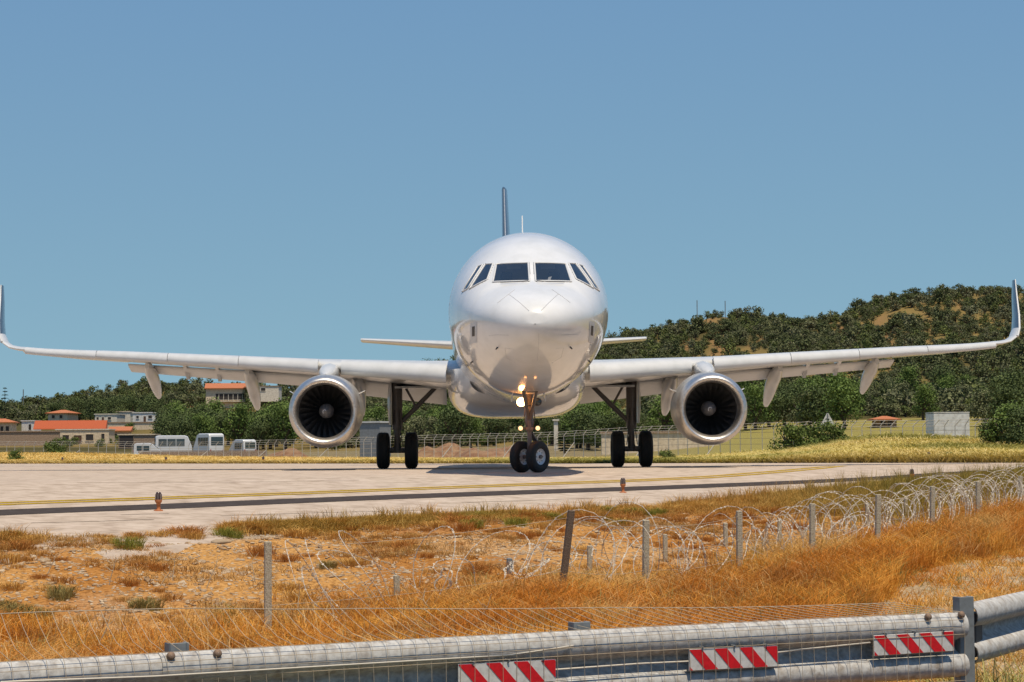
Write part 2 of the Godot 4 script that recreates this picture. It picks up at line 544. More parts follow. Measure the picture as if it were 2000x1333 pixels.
func markings():
	var g := Geo.new()
	ribbon([[-500, 1027], [0, 1003.7], [309, 992], [640, 978], [1000, 964.5], [1340, 952.5], [1700, 936.5], [1850, 926.5], [1960, 920]], 0.9, 0.0, 0.018, g)
	meta(put("tar_strip", g, M.tar), "", "", "", "structure")
	for q in [[[60, 1024], [180, 1021], [300, 1017]], [[235, 1008], [330, 1005.5]], [[430, 1010], [620, 1004], [820, 999]], [[150, 945], [420, 944], [700, 940]], [[900, 984], [1080, 978], [1190, 974]], [[0, 930], [260, 929.5], [520, 928]]]:
		g = Geo.new()
		ribbon(q, 0.035, 0.0, 0.016, g)
		meta(put("sealed_crack", g, M.crack), "", "", "", "structure")
	var line := [[-500, 1007], [0, 986.4], [309, 975.5], [640, 963.3], [1000, 949.5], [1340, 936], [1500, 924.5], [1600, 915.5], [1640, 911.8]]
	for s in [-1, 1]:
		g = Geo.new()
		ribbon(line, 0.19, s * 0.18, 0.018, g)
		meta(put("yellow_line", g, M.yellow), "", "", "", "structure")
	g = Geo.new()
	ribbon([[-300, 912.5], [0, 911.5], [140, 911.0], [210, 911.2]], 1.2, 0, 0.018, g)
	meta(put("white_line", g, M.white_paint), "", "", "", "structure")

# ------------------------------------------------------------------ aircraft
var TOP := [[0.0, 3.33], [0.05, 3.53], [0.15, 3.68], [0.3, 3.81], [0.6, 3.98], [1.0, 4.15], [1.5, 4.33], [1.75, 4.43], [2.0, 4.585], [2.35, 4.80], [2.65, 4.98], [3.0, 5.17], [3.5, 5.42], [4.2, 5.68], [5.0, 5.86], [6.0, 5.98], [7.5, 6.02], [30.0, 6.02], [36.0, 5.98], [40.0, 5.75], [43.0, 5.45], [44.5, 5.2]]
func f_half(s: float) -> float:
	if s < 6.0: return 1.975 * sqrt(maxf(0.0, 1.0 - pow(1.0 - s / 6.0, 2.0)))
	return 1.975 if s < 31.0 else lerpf(1.975, 0.3, pow((s - 31.0) / 13.5, 1.5))
func f_bot(s: float) -> float:
	if s < 6.5: return 3.33 - 1.45 * sqrt(maxf(0.0, 1.0 - pow(1.0 - s / 6.5, 2.1)))
	return 1.88 if s < 29.0 else lerpf(1.88, 4.6, pow((s - 29.0) / 15.5, 1.35))
func f_mid(s: float) -> float:
	if s < 6.0: return 3.33 + 0.62 * (s / 6.0) * (2.0 - s / 6.0)
	return 3.95 if s < 29.0 else lerpf(3.95, 4.9, (s - 29.0) / 15.5)
func f_point(s: float, a: float) -> Vector3:
	var y := sin(a)
	var m := f_mid(s)
	return Vector3(cos(a) * f_half(s), m + y * ((curve(TOP, s) - m) if y > 0 else (m - f_bot(s))), -s)
func f_out(x: float, y: float, s: float) -> float:
	var m := f_mid(s)
	var h := (curve(TOP, s) - m) if y > m else (m - f_bot(s))
	return pow(x / maxf(f_half(s), 1e-4), 2) + pow((y - m) / maxf(h, 1e-4), 2) - 1.0
# the point of the skin straight behind (x, y) of the front view, moved out by off
func skin(x: float, y: float, off := 0.0) -> Vector3:
	var lo := 0.0005; var hi := 8.0
	for i in 40:
		var mid := (lo + hi) / 2
		if f_out(x, y, mid) > 0: lo = mid
		else: hi = mid
	var s := hi
	var e := 0.01
	var nn := Vector3(f_out(x + e, y, s) - f_out(x - e, y, s), f_out(x, y + e, s) - f_out(x, y - e, s), -(f_out(x, y, s + e) - f_out(x, y, s - e))).normalized()
	return Vector3(x, y, -s) + nn * off

func skin_patch(q: Array, off: float, nu := 8, nv := 6) -> Geo:
	var g := Geo.new()
	var rows := []
	for j in nv + 1:
		var row := []
		for i in nu + 1:
			var a: Vector2 = q[0].lerp(q[1], float(i) / nu)
			var b: Vector2 = q[3].lerp(q[2], float(i) / nu)
			var p := a.lerp(b, float(j) / nv)
			row.append(skin(p.x, p.y, off))
		rows.append(row)
	g.grid(rows)
	return g

func skin_line(pts: Array, off: float, r: float, g: Geo, sides := 5):
	var path := []
	for i in pts.size() - 1:
		for k in 6: 
			var p: Vector2 = pts[i].lerp(pts[i + 1], k / 6.0)
			path.append(skin(p.x, p.y, off))
	path.append(skin(pts[-1].x, pts[-1].y, off))
	g.tube(path, r, sides)

func airfoil(chord: float, thick: float, x0 := 0.0, x1 := 1.0) -> Array:
	# (aft, up) around the section, from the rear over the top to the nose and back underneath
	var up := []; var low := []
	for i in 13:
		var t := x0 + (x1 - x0) * pow(i / 12.0, 1.6)
		var y := 5.0 * thick * (0.2969 * sqrt(t) - 0.126 * t - 0.3516 * t * t + 0.2843 * pow(t, 3) - 0.1036 * pow(t, 4))
		var camber := 0.018 * sin(PI * t)
		up.append(Vector2(t * chord, (y * 1.1 + camber) * chord)); low.append(Vector2(t * chord, (-y * 0.85 + camber) * chord))
	up.reverse()
	var all := up.duplicate()
	for i in range(1, low.size()): all.append(low[i])
	return all

# loft of sections; each [x, y, s_nose, chord, thick, pitch] with lift direction (0,1,0) unless given
func loft(secs: Array, side: float, x0 := 0.0, x1 := 1.0) -> Geo:
	var g := Geo.new()
	var rows := []
	for q in secs:
		var ring := []
		var up := Vector2(0, 1) if q.size() < 7 else Vector2(-sin(q[6]), cos(q[6]))
		for p in airfoil(q[3], q[4], x0, x1):
			var a: float = p.x * cos(q[5]) + p.y * sin(q[5])
			var h: float = -p.x * sin(q[5]) + p.y * cos(q[5])
			ring.append(Vector3(side * (q[0] + up.x * h), q[1] + up.y * h, -(q[2] + a)))
		if side < 0: ring.reverse()
		rows.append(ring)
	g.grid(rows, true)
	for k in [0, rows.size() - 1]:
		var mid := Vector3.ZERO
		for p in rows[k]: mid += p / rows[k].size()
		g.fan(rows[k], mid, k == 0)
	return g

var SLAT_Y := [[1.9, 2.87], [5.75, 3.18], [9.0, 3.43], [12.4, 3.69], [16.25, 4.0], [17.0, 4.1]]
var SLAT_H := [[1.9, 0.64], [3.9, 0.56], [5.75, 0.47], [9.0, 0.40], [12.4, 0.33], [16.25, 0.24]]
func le_s(x: float) -> float: return 15.75 + 0.52 * x
func chord_at(x: float) -> float: return lerpf(6.6, 4.0, (x - 2.0) / 4.4) if x < 6.4 else lerpf(4.0, 1.55, (x - 6.4) / 10.2)

func wing(p: Node3D, side: float):
	# fixed wing
	var secs := []
	for x in [1.5, 2.6, 4.0, 5.2, 6.4, 8.0, 10.0, 12.9]:
		secs.append([x, curve(SLAT_Y, x) - 0.02 * curve(SLAT_H, x), le_s(x), chord_at(x), lerpf(0.125, 0.105, x / 17.0), 0.045])
	var w = put("wing", loft(secs, side, 0.0, 0.80), M.under, p)
	secs = []
	for x in [12.9, 14.5, 16.35]:
		secs.append([x, curve(SLAT_Y, x) - 0.02 * curve(SLAT_H, x), le_s(x), chord_at(x), 0.105, 0.045])
	put("outer_wing", loft(secs, side), M.under, w)
	# slats in their extended position
	for r in [[2.15, 5.38], [6.12, 8.7], [8.72, 11.1], [11.12, 13.6], [13.62, 16.2]]:
		var g := Geo.new()
		var rows := []
		for i in 7:
			var x := lerpf(r[0], r[1], i / 6.0)
			var h := curve(SLAT_H, x)
			var ring := []
			for q in [[-1.25, .50], [-.8, .46], [-.4, .33], [-.14, .13], [-.02, -.1], [-.03, -.28], [-.12, -.42], [-.26, -.5], [-.36, -.5], [-.32, -.34], [-.3, -.1], [-.6, .22], [-1.25, .47]]:
				ring.append(Vector3(side * x, curve(SLAT_Y, x) + q[1] * h, -(le_s(x) - 0.26 - 0.3 * h - q[0] * h)))
			if side < 0: ring.reverse()
			rows.append(ring)
		g.grid(rows, true)
		for k in [0, 6]:
			var mid := Vector3.ZERO
			for q in rows[k]: mid += q / rows[k].size()
			g.fan(rows[k], mid, k == 0)
		put("slat", g, M.wing, w)
	# flaps down
	for r in [[2.2, 6.25, 1.75, 1.30, 0.36], [6.4, 12.85, 1.18, 0.78, 0.30]]:
		secs = []
		for i in 4:
			var x := lerpf(r[0], r[1], i / 3.0)
			secs.append([x, curve(SLAT_Y, x) - 0.20, le_s(x) + chord_at(x) * 0.80 - 0.12, lerpf(r[2], r[3], i / 3.0), 0.13, r[4]])
		put("flap", loft(secs, side), M.flap, w)
	# flap track fairings: canoes with the rear half swung down
	for r in [[5.05, 1.0, 0.30], [8.62, 1.0, 0.27], [12.05, 0.8, 0.25]]:
		var x: float = r[0]
		var g := Geo.new()
		var path := []; var rad := []
		var s0 := le_s(x) + chord_at(x) * 0.42
		var y0 := curve(SLAT_Y, x) - 0.16
		for i in 13:
			var t := i / 12.0
			var aft: float = t * 3.4 * r[1]
			var drop: float = 0.08 + 0.26 * smoothstep(0.0, 0.45, t) + 0.78 * r[1] * pow(maxf(0.0, t - 0.42) / 0.58, 1.15)
			path.append(Vector3(side * x, y0 - drop, -(s0 + aft)))
			rad.append(r[2] * clampf(pow(sin(PI * clampf(t * 0.86 + 0.05, 0, 1)), 0.55), 0.06, 1.0))
		var rows := []
		for i in path.size():
			var ring := []
			for k in 16:
				var a := TAU * k / 16
				ring.append(path[i] + Vector3(cos(a) * rad[i] * 0.78, sin(a) * rad[i] * 1.15, 0))
			rows.append(ring)
		g.grid(rows, true)
		g.fan(rows[0], path[0], true); g.fan(rows[-1], path[-1])
		put("flap_track_fairing", g, M.fairing, w)
	for x in [9.75, 10.85, 4.0]:
		var g := Geo.new()
		var s0: float = le_s(x) + chord_at(x) * 0.80 - 0.1
		var y0: float = curve(SLAT_Y, x) - 0.02
		g.prism([Vector2(0, 0), Vector2(0.55, -0.1), Vector2(0.8, -0.5), Vector2(0.68, -0.55), Vector2(0.28, -0.3), Vector2(-0.35, -0.12)], 0.11, Vector3(side * x, y0, -s0), Basis(Vector3(0, 0, -1), Vector3.UP, Vector3.RIGHT))
		put("flap_bracket", g, M.flap, w)
	# upturned tip
	secs = []
	for q in [[16.2, 4.02, 24.0, 1.58, 0.0], [16.55, 4.06, 24.25, 1.46, 0.15], [16.88, 4.14, 24.5, 1.34, 0.5], [17.17, 4.32, 24.8, 1.22, 0.95], [17.33, 4.62, 25.12, 1.08, 1.36], [17.42, 5.1, 25.5, 0.92, 1.47], [17.50, 5.8, 26.05, 0.7, 1.47], [17.59, 6.38, 26.55, 0.46, 1.47]]:
		secs.append([q[0], q[1], q[2], q[3], 0.10, 0.0, q[4]])
	var tip = put("sharklet", loft(secs.slice(0, 5), side), M.wing, w)
	put("fin_panel", loft(secs.slice(4), side), M.tail, tip)
	var eg := Geo.new()
	var path := []
	for q in secs.slice(3): path.append(Vector3(side * q[0], q[1], -(q[2] - 0.005)))
	eg.tube(path, [0.045, 0.04, 0.035, 0.028, 0.02], 8)
	put("leading_edge", eg, M.wing, tip)

func engine(p: Node3D, side: float):
	var at := Vector3(side * 5.75, 1.74, -15.9)
	var ax := Basis(Vector3.RIGHT, Vector3(0, 0.03, -1).normalized(), Vector3.UP)
	var g := Geo.new()
	g.lathe([[.34, 1.062], [.6, 1.085], [1.0, 1.10], [1.7, 1.095], [2.4, 1.04], [3.1, .92], [3.3, .88], [3.28, .85], [2.8, .86]], at, ax, 56)
	var e = put("engine", g, M.cowl, p)
	e.set_meta("label", "turbofan engine with polished intake lip under the wing")
	g = Geo.new()
	g.lathe([[.36, .785], [.22, .795], [.12, .815], [.05, .848], [.012, .885], [0, .915], [.012, .945], [.05, .98], [.12, 1.012], [.22, 1.04], [.34, 1.061]], at, ax, 72)
	put("intake_lip", g, M.lip, e)
	g = Geo.new()
	g.lathe([[.35, .784], [.7, .80], [1.05, .868], [1.5, .87], [1.5, .02]], at, ax, 48)
	put("intake_duct", g, M.duct, e)
	for k in 24:
		g = Geo.new()
		var a := TAU * k / 24
		var b := ax * Basis(Vector3.UP, a)
		var rows := []
		for i in 6:
			var r := lerpf(.2, .85, i / 5.0)
			var tw := lerpf(0.5, 1.05, i / 5.0)
			var wd := lerpf(.10, .135, i / 5.0)
			rows.append([at + b * Vector3(r, 1.22 - cos(tw) * wd, -sin(tw) * wd), at + b * Vector3(r, 1.23, 0.01), at + b * Vector3(r, 1.22 + cos(tw) * wd, sin(tw) * wd)])
		g.grid(rows)
		put("fan_blade", g, M.blade, e)
	g = Geo.new()
	g.lathe([[.56, .005], [.575, .04], [.64, .09], [.76, .15], [.9, .20], [1.3, .235]], at, ax, 32)
	put("spinner", g, M.spinner, e)
	g = Geo.new()
	var path := []
	for i in 22:
		var t := i / 21.0
		var a := 0.6 + t * 3.4
		var r := 0.02 + 0.065 * t
		path.append(at + ax * Vector3(cos(a) * r, 0.565 + r * r * 6.0 + r * 0.35 - 0.012, sin(a) * r))
	g.tube(path, 0.011, 6)
	put("spinner_swirl", g, M.swirl, e)
	g = Geo.new()
	g.lathe([[2.8, .62], [3.3, .6], [4.0, .46], [4.4, .36], [4.4, .3], [5.0, .02]], at, ax, 32)
	put("exhaust_core", g, M.gear, e)
	for s in [-1, 1]:
		g = Geo.new()
		var a := 0.52
		var dir := Vector3(s * cos(a), sin(a), 0)
		var root := at + dir * 1.09 + Vector3(0, 0, -1.05)
		var u := dir; var w := Vector3(0, 0, -1)
		g.prism([Vector2(0, -0.06), Vector2(0.75, -0.06), Vector2(0.72, 0.2), Vector2(0.5, 0.22)], 0.02, root, Basis(w, u, w.cross(u)))
		put("strake", g, M.wing, e)
	# pylon
	g = Geo.new()
	var rows := []
	for q in [[16.7, 2.70, 2.88, .06], [17.1, 2.70, 3.02, .20], [17.7, 2.70, 3.18, .28], [18.5, 2.68, 3.28, .30], [19.6, 2.6, 3.2, .26], [21.0, 2.5, 3.1, .12]]:
		var ring := []
		for k in [[-1, 0.0], [-1.0, 0.6], [-.7, .9], [0, 1.0], [.7, .9], [1, .6], [1, 0]]:
			ring.append(Vector3(side * 5.75 + k[0] * q[3], lerpf(q[1], q[2], k[1]), -q[0]))
		rows.append(ring)
	g.grid(rows, true)
	g.fan(rows[0], (rows[0][0] + rows[0][3]) / 2, true)
	put("pylon", g, M.under, e)

func wheel(p: Node3D, at: Vector3, axis: Vector3, rad: float, wid: float, rimr: float, name_ := "wheel", rim_mat = null, flip := 1.0):
	var y := axis.normalized()
	var z := y.cross(Vector3.UP).normalized()
	var b := Basis(y.cross(z).normalized() * 1.0, y, z)
	var g := Geo.new()
	var h := wid / 2
	g.lathe([[-h * .55, rimr * .92], [-h * .85, rimr], [-h, lerpf(rimr, rad, .35)], [-h * .98, lerpf(rimr, rad, .62)], [-h * .82, lerpf(rimr, rad, .88)], [-h * .6, rad * .985], [-h * .45, rad], [-h * .40, rad * .985], [-h * .34, rad], [-h * .06, rad], [-h * .03, rad * .985], [h * .03, rad * .985], [h * .06, rad], [h * .34, rad], [h * .40, rad * .985], [h * .45, rad], [h * .6, rad * .985], [h * .82, lerpf(rimr, rad, .88)], [h * .98, lerpf(rimr, rad, .62)], [h, lerpf(rimr, rad, .35)], [h * .85, rimr], [h * .55, rimr * .92]], at, b, 40)
	var w = put(name_, g, M.tyre, p)
	for s in [-1.0, 1.0]:
		g = Geo.new()
		g.lathe([[s * h * .80, rimr * 1.0], [s * h * .72, rimr * .93], [s * h * .5, rimr * .82], [s * h * .45, rimr * .55], [s * h * .62, rimr * .42], [s * h * .62, rimr * .2], [s * h * .75, rimr * .16], [s * h * .75, .002]], at, b, 32)
		put("rim", g, M.rim if rim_mat == null else rim_mat, w)
		if name_ != "wheel" or rim_mat != null or rad < .36: continue
		for k in 8:
			g = Geo.new()
			var a := TAU * k / 8
			g.lathe([[s * h * .475, rimr * .10], [s * h * .49, .002]], at + b * Vector3(cos(a) * rimr * .69, 0, sin(a) * rimr * .69), b, 8)
			put("vent_hole", g, M.dark, w)
	return w

func main_gear(p: Node3D, side: float):
	var x := side * 3.795
	var s := 21.98
	var g := Geo.new()
	g.tube([Vector3(x, .62, -s), Vector3(x, 1.3, -s)], .095, 14)
	g.tube([Vector3(x, 1.25, -s), Vector3(x, 1.3, -s), Vector3(x, 2.9, -s + .08)], [.15, .17, .17], 16)
	g.tube([Vector3(x, 1.35, -s + .2), Vector3(x, 2.7, -s + .25)], .05, 8)
	g.tube([Vector3(x - .62, .585, -s), Vector3(x + .62, .585, -s)], .085, 12)
	g.tube([Vector3(x, .72, -s), Vector3(x, .5, -s)], [.12, .13], 12)
	# torque links
	g.box(Vector3(x, .85, -s - .22), Vector3(.22, .07, .36), Basis(Vector3.RIGHT, 0.7))
	g.box(Vector3(x, 1.2, -s - .22), Vector3(.22, .07, .36), Basis(Vector3.RIGHT, -0.7))
	var st = put("main_landing_gear", g, M.gear, p)
	g = Geo.new()
	g.tube([Vector3(x - side * .05, 1.42, -s), Vector3(x - side * .62, 1.98, -s), Vector3(x - side * 1.25, 2.62, -s)], [.07, .085, .07], 10)
	g.tube([Vector3(x - side * .62, 1.98, -s), Vector3(x - side * .25, 2.65, -s)], .04, 8)
	put("side_brace", g, M.gear, st)
	g = Geo.new()
	for k in [-.07, .07]:
		g.tube([Vector3(x + k, 1.9, -s + .19), Vector3(x + k * 1.6, 1.2, -s + .2), Vector3(x + k * 2.5, .72, -s + .14)], .014, 6)
	put("brake_hose", g, M.geardark, st)
	g = Geo.new()
	var rows := []
	for i in 6:
		var t := i / 5.0
		rows.append([Vector3(x + side * .24, 1.42 + t * 1.45, -s + .28 - .03), Vector3(x + side * (.27 + .05 * sin(PI * t)), 1.42 + t * 1.45, -s - .1), Vector3(x + side * .24, 1.42 + t * 1.45, -s - .55)])
	g.grid(rows)
	var rows2 := []
	for r in rows:
		var q := []
		for v in r: q.append(v - Vector3(side * .05, 0, 0))
		q.reverse()
		rows2.append(q)
	g.grid(rows2)
	for r in [[rows[0], rows2[0]], [rows[5], rows2[5]]]:
		g.quad(r[0][0], r[0][1], r[1][1], r[1][2]); g.quad(r[0][1], r[0][2], r[1][0], r[1][1])
	for i in 5: g.quad(rows[i][0], rows[i + 1][0], rows2[i + 1][2], rows2[i][2])
	put("leg_door", g, M.under, st)
	for k in [-1, 1]:
		wheel(st, Vector3(x + k * .455, .585, -s), Vector3.RIGHT, .585, .42, .27, "wheel", M.geardark)
	# open bay with its hinge beam, in plain wing paint, at the wing root
	g = Geo.new()
	g.box(Vector3(x - side * .9, 2.60, -s + .1), Vector3(1.9, .06, 1.5))
	put("bay_panel", g, M.wing, st)

func nose_gear(p: Node3D):
	var s := 5.07
	var turn := Basis(Vector3.UP, -0.68)
	var at := Vector3(0, .385, -s)
	var g := Geo.new()
	g.tube([at + Vector3(0, -.02, .03), at + Vector3(0, .75, .0)], .055, 12)
	g.tube([at + Vector3(0, .62, 0), at + Vector3(0, .68, 0), at + Vector3(0, 1.95, -.12)], [.085, .10, .10], 14)
	g.tube([at + turn * Vector3(-.36, 0, 0), at + turn * Vector3(.36, 0, 0)], .05, 10)
	g.box(at + turn * Vector3(0, .25, -.16), Vector3(.12, .04, .3), turn * Basis(Vector3.RIGHT, .8))
	g.box(at + turn * Vector3(0, .48, -.16), Vector3(.12, .04, .3), turn * Basis(Vector3.RIGHT, -.8))
	g.tube([at + Vector3(0, .66, .0), at + Vector3(0, .72, 0)], .15, 14)
	var st = put("nose_landing_gear", g, M.gear, p)
	for k in [-1, 1]:
		wheel(st, at + turn * Vector3(k * .25, 0, 0), turn * Vector3.RIGHT, .385, .225, .20)
	g = Geo.new()
	g.tube([at + Vector3(0, .85, -.05), at + Vector3(.16, 1.6, .75)], .045, 8)
	g.tube([at + Vector3(0, .85, -.05), at + Vector3(-.16, 1.6, .75)], .045, 8)
	g.tube([at + Vector3(.16, 1.58, .72), at + Vector3(-.16, 1.58, .72)], .03, 8)
	put("drag_brace", g, M.gear, st)
	g = Geo.new()
	for k in [-1, 1]:
		g.tube([at + Vector3(k * .09, 1.3, .04), at + Vector3(k * .13, .95, .12), at + Vector3(k * .07, .7, .1)], .014, 6)
	g.tube([at + Vector3(-.2, .68, .1), at + Vector3(.2, .68, .1)], .022, 8)
	g.tube([at + Vector3(-.24, 1.27, .08), at + Vector3(.24, 1.27, .08)], .026, 8)
	put("steering_lines", g, M.geardark, st)
	# doors behind and beside the leg
	for k in [-1, 1]:
		g = Geo.new()
		g.box(at + Vector3(k * .40, 1.52, -.75), Vector3(.025, .32, .7), Basis(Vector3.BACK, k * .12))
		put("gear_door", g, M.fus, st)
	# lamps
	var lamps := [[Vector3(-.20, 1.335, .12), .11, M.lamp, .25], [Vector3(-.22, .695, .14), .055, M.lamp_low, .02], [Vector3(.20, .695, .14), .055, M.lamp_low, .02], [Vector3(.20, 1.335, .12), .09, M.carglass, 0.0]]
	for l in lamps:
		g = Geo.new()
		var q: Vector3 = at + l[0]
		var ax := Basis(Vector3.RIGHT, Vector3(0, 0, 1), Vector3.DOWN)
		g.lathe([[-.14, .01], [-.12, l[1] * .7], [-.03, l[1] * 1.12], [0.012, l[1] * 1.15], [0.012, l[1]]], q, ax, 20)
		var h = put("taxi_light", g, M.gear, st)
		g = Geo.new()
		g.lathe([[0.0, l[1]], [.02, l[1] * .7], [.026, .003]], q, ax, 20)
		put("lamp_glass", g, l[2], h)
		if l[3] > 0.0:
			var li := OmniLight3D.new()
			li.light_color = Color(1.0, .62, .30)
			li.light_energy = l[3]
			li.light_size = l[1]
			li.omni_range = 12.0
			li.omni_attenuation = 2.0
			li.shadow_enabled = true
			li.name = "lamp_glow"
			h.add_child(li, true)
			li.position = q + Vector3(0, 0, .14)

func airliner():
	var p := thing("airliner", Vector3(0.515, 0.012, -46.7), "white twin engine jet airliner standing on the taxiway", "airliner", "", 0.0206)
	var q0 := [Vector2(.07, 4.905), Vector2(.81, 4.90), Vector2(.905, 4.42), Vector2(.07, 4.41)]
	var q1 := [Vector2(.885, 4.925), Vector2(1.07, 4.93), Vector2(1.44, 4.31), Vector2(1.03, 4.50)]
	var q2 := [Vector2(1.125, 4.93), Vector2(1.25, 4.89), Vector2(1.615, 4.275), Vector2(1.485, 4.325)]
	var g := Geo.new()
	var rows := []
	var ss := []
	for i in 22: ss.append(1.6 * pow(i / 21.0, 2.0))
	for i in 84: ss.append(1.625 + i * 0.025)
	for i in 16: ss.append(3.75 + i * 0.25)
	for i in 20: ss.append(8.5 + i * 1.05)
	for i in 16: ss.append(29.5 + i * 1.0)
	for s in ss:
		var ring := []
		for k in 240: ring.append(f_point(maxf(s, 0.0004), TAU * k / 240))
		rows.append(ring)
	var openings := []
	for side in [-1.0, 1.0]:
		for q in [q0, q1, q2]:
			var poly := PackedVector2Array()
			for v in q: poly.append(Vector2(v.x * side, v.y))
			openings.append(Geometry2D.offset_polygon(poly, 0.012)[0])
	var in_window = func(v: Vector3) -> bool:
		if v.z > -1.6 or v.z < -3.75 or v.y < 4.1: return false
		for poly in openings:
			if Geometry2D.is_point_in_polygon(Vector2(v.x, v.y), poly): return true
		return false
	g.grid(rows, true, null, in_window)
	g.fan(rows[-1], (rows[-1][0] + rows[-1][120]) / 2)
	put("fuselage", g, M.fus, p)
	# belly fairing
	g = Geo.new()
	rows = []
	for i in 25:
		var t := i / 24.0
		var s := lerpf(13.6, 28.5, t)
		var k := pow(sin(PI * clampf(t, 0.001, 0.999)), 0.42)
		var ring := []
		for a in 32:
			var th := PI + PI * a / 31.0
			var cx := cos(th); var sy := sin(th)
			var ex := signf(cx) * pow(abs(cx), 0.55); var ey := -pow(abs(sy), 0.55)
			ring.append(Vector3(ex * lerpf(1.4, 2.16, k), 3.0 - 0.15 * (1.0 - k) + ey * lerpf(0.7, 1.42, k), -s))
		rows.append(ring)
	g.grid(rows)
	put("belly_fairing", g, M.fus, p)
	# wing root fillets
	# cockpit glazing
	for side in [-1.0, 1.0]:
		for q in [[q0, "windscreen"], [q1, "cockpit_side_window"], [q2, "cockpit_rear_window"]]:
			var m := []
			for v in q[0]: m.append(Vector2(v.x * side, v.y))
			var wn = put(q[1], skin_patch(m, 0.006), M.glass, p)
			var fg := Geo.new()
			m.append(m[0])
			skin_line(m, 0.004, 0.02 if q[1] == "cockpit_rear_window" else 0.024, fg, 6)
			put("window_frame", fg, M.winframe, wn)
		g = Geo.new()
		skin_line([Vector2(side * .10, 4.385), Vector2(side * .35, 4.36), Vector2(side * .72, 4.37)], 0.035, 0.009, g)
		put("windscreen_wiper", g, M.dark, p)
		# lightning strips on the radome
		g = Geo.new()
		skin_line([Vector2(side * .82, 3.85), Vector2(side * .56, 4.06), Vector2(side * .30, 3.80), Vector2(side * .13, 3.62)], 0.002, 0.005, g, 4)
		put("radome_strip", g, M.seam, p)
		g = Geo.new()
		skin_line([Vector2(side * .42, 4.18), Vector2(side * .56, 4.06)], 0.002, 0.005, g, 4)
		put("radome_strip", g, M.seam, p)
		g = Geo.new()
		skin_line([Vector2(side * .58, 3.10), Vector2(side * .85, 3.13), Vector2(side * 1.02, 3.13)], 0.0, 0.0035, g, 4)
		put("panel_seam", g, M.seam, p)
		g = Geo.new()
		skin_line([Vector2(side * .42, 2.52), Vector2(side * .62, 2.64), Vector2(side * .66, 2.84), Vector2(side * .46, 2.80)], 0.0, 0.003, g, 4)
		put("panel_seam", g, M.seam, p)
		# sensor plates
		var pl = put("sensor_plate", skin_patch([Vector2(side * 1.28, 3.47), Vector2(side * 1.43, 3.47), Vector2(side * 1.43, 3.02), Vector2(side * 1.28, 3.02)], 0.006, 4, 6), M.winframe, p)
		put("sensor_slot", skin_patch([Vector2(side * 1.325, 3.38), Vector2(side * 1.385, 3.38), Vector2(side * 1.385, 3.17), Vector2(side * 1.325, 3.17)], 0.012, 3, 3), M.geardark, pl)
		for q in [Vector2(side * .82, 2.86), Vector2(side * 1.38, 2.66)]:
			g = Geo.new()
			var a := skin(q.x, q.y, -0.01); var b := skin(q.x, q.y, 0.06)
			g.tube([a, b, b + Vector3(0, 0, .08)], [.022, .016, .01], 8)
			put("probe", g, M.gear, p)
		# tailplane
		put("tailplane", loft([[0.3, 4.72, 38.2, 3.6, 0.11, 0.02], [5.95, 5.20, 41.3, 1.5, 0.10, 0.02]], side), M.wing, p)
		wing(p, side)
		engine(p, side)
		main_gear(p, side)
	g = Geo.new()
	skin_line([Vector2(.08, 3.12), Vector2(.08, 2.85), Vector2(.07, 2.55)], 0.0, 0.003, g, 4)
	put("panel_seam", g, M.seam, p)
	# cockpit behind the glass
	g = Geo.new()
	var wall_ring := []
	for k in 48: wall_ring.append(f_point(4.0, TAU * k / 48) * Vector3(.985, 1, 1))
	g.fan(wall_ring, Vector3(0, 4.0, -4.0))
	put("cockpit_bulkhead", g, M.cabin, p)
	g = Geo.new()
	g.cbox(Vector3(0, 4.26, -2.62), Vector3(1.9, .16, .62), .04)
	put("glareshield", g, M.dark, p)
	g = Geo.new()
	g.cbox(Vector3(0, 4.97, -3.4), Vector3(.6, .08, .6), .02)
	put("overhead_panel", g, M.cabin, p)
	for k in [-1, 1]:
		g = Geo.new()
		g.cbox(Vector3(k * .56, 4.22, -3.45), Vector3(.5, .72, .14), .05, Basis(Vector3.RIGHT, .15))
		g.cbox(Vector3(k * .56, 4.68, -3.52), Vector3(.28, .2, .10), .04, Basis(Vector3.RIGHT, .15))
		put("pilot_seat", g, M.seat, p)
		g = Geo.new()
		g.cbox(Vector3(k * .40, 4.86, -2.95), Vector3(.34, .13, .012), .004, Basis(Vector3.RIGHT, -.5))
		put("sun_visor", g, M.seam, p)
	g = Geo.new()
	g.prism([Vector2(-.05, -.08), Vector2(.06, -.08), Vector2(.03, .03), Vector2(.06, .10), Vector2(-.02, .08), Vector2(-.04, .0)], .008, Vector3(.42, 4.50, -2.6), Basis(Vector3.RIGHT, -.35))
	put("paper_sheet", g, M.swirl, p)
	# seams around the nose
	for s in [4.9]:
		g = Geo.new()
		var path := []
		for k in 65: path.append(f_point(s, TAU * k / 64) )
		g.tube(path, 0.004, 4, false)
		put("panel_seam", g, M.seam, p)
	# fin
	g = Geo.new()
	rows = []
	for q in [[5.7, 34.6, 7.0, .50], [8.5, 37.2, 5.0, .38], [11.35, 40.0, 2.7, .24], [11.45, 40.3, 2.3, .14]]:
		var ring := []
		for a in airfoil(q[2], q[3] / q[2]): ring.append(Vector3(a.y, q[0], -(q[1] + a.x)))
		rows.append(ring)
	g.grid(rows, true)
	g.fan(rows[-1], Vector3(0, 11.46, -41.4))
	var fin = put("tail_fin", g, M.tail, p)
	g = Geo.new()
	g.tube([Vector3(.03, 5.7, -34.6), Vector3(.03, 8.5, -37.2), Vector3(.03, 11.3, -39.96)], [.03, .028, .02], 8)
	put("leading_edge", g, M.tailedge, fin)
	g = Geo.new()
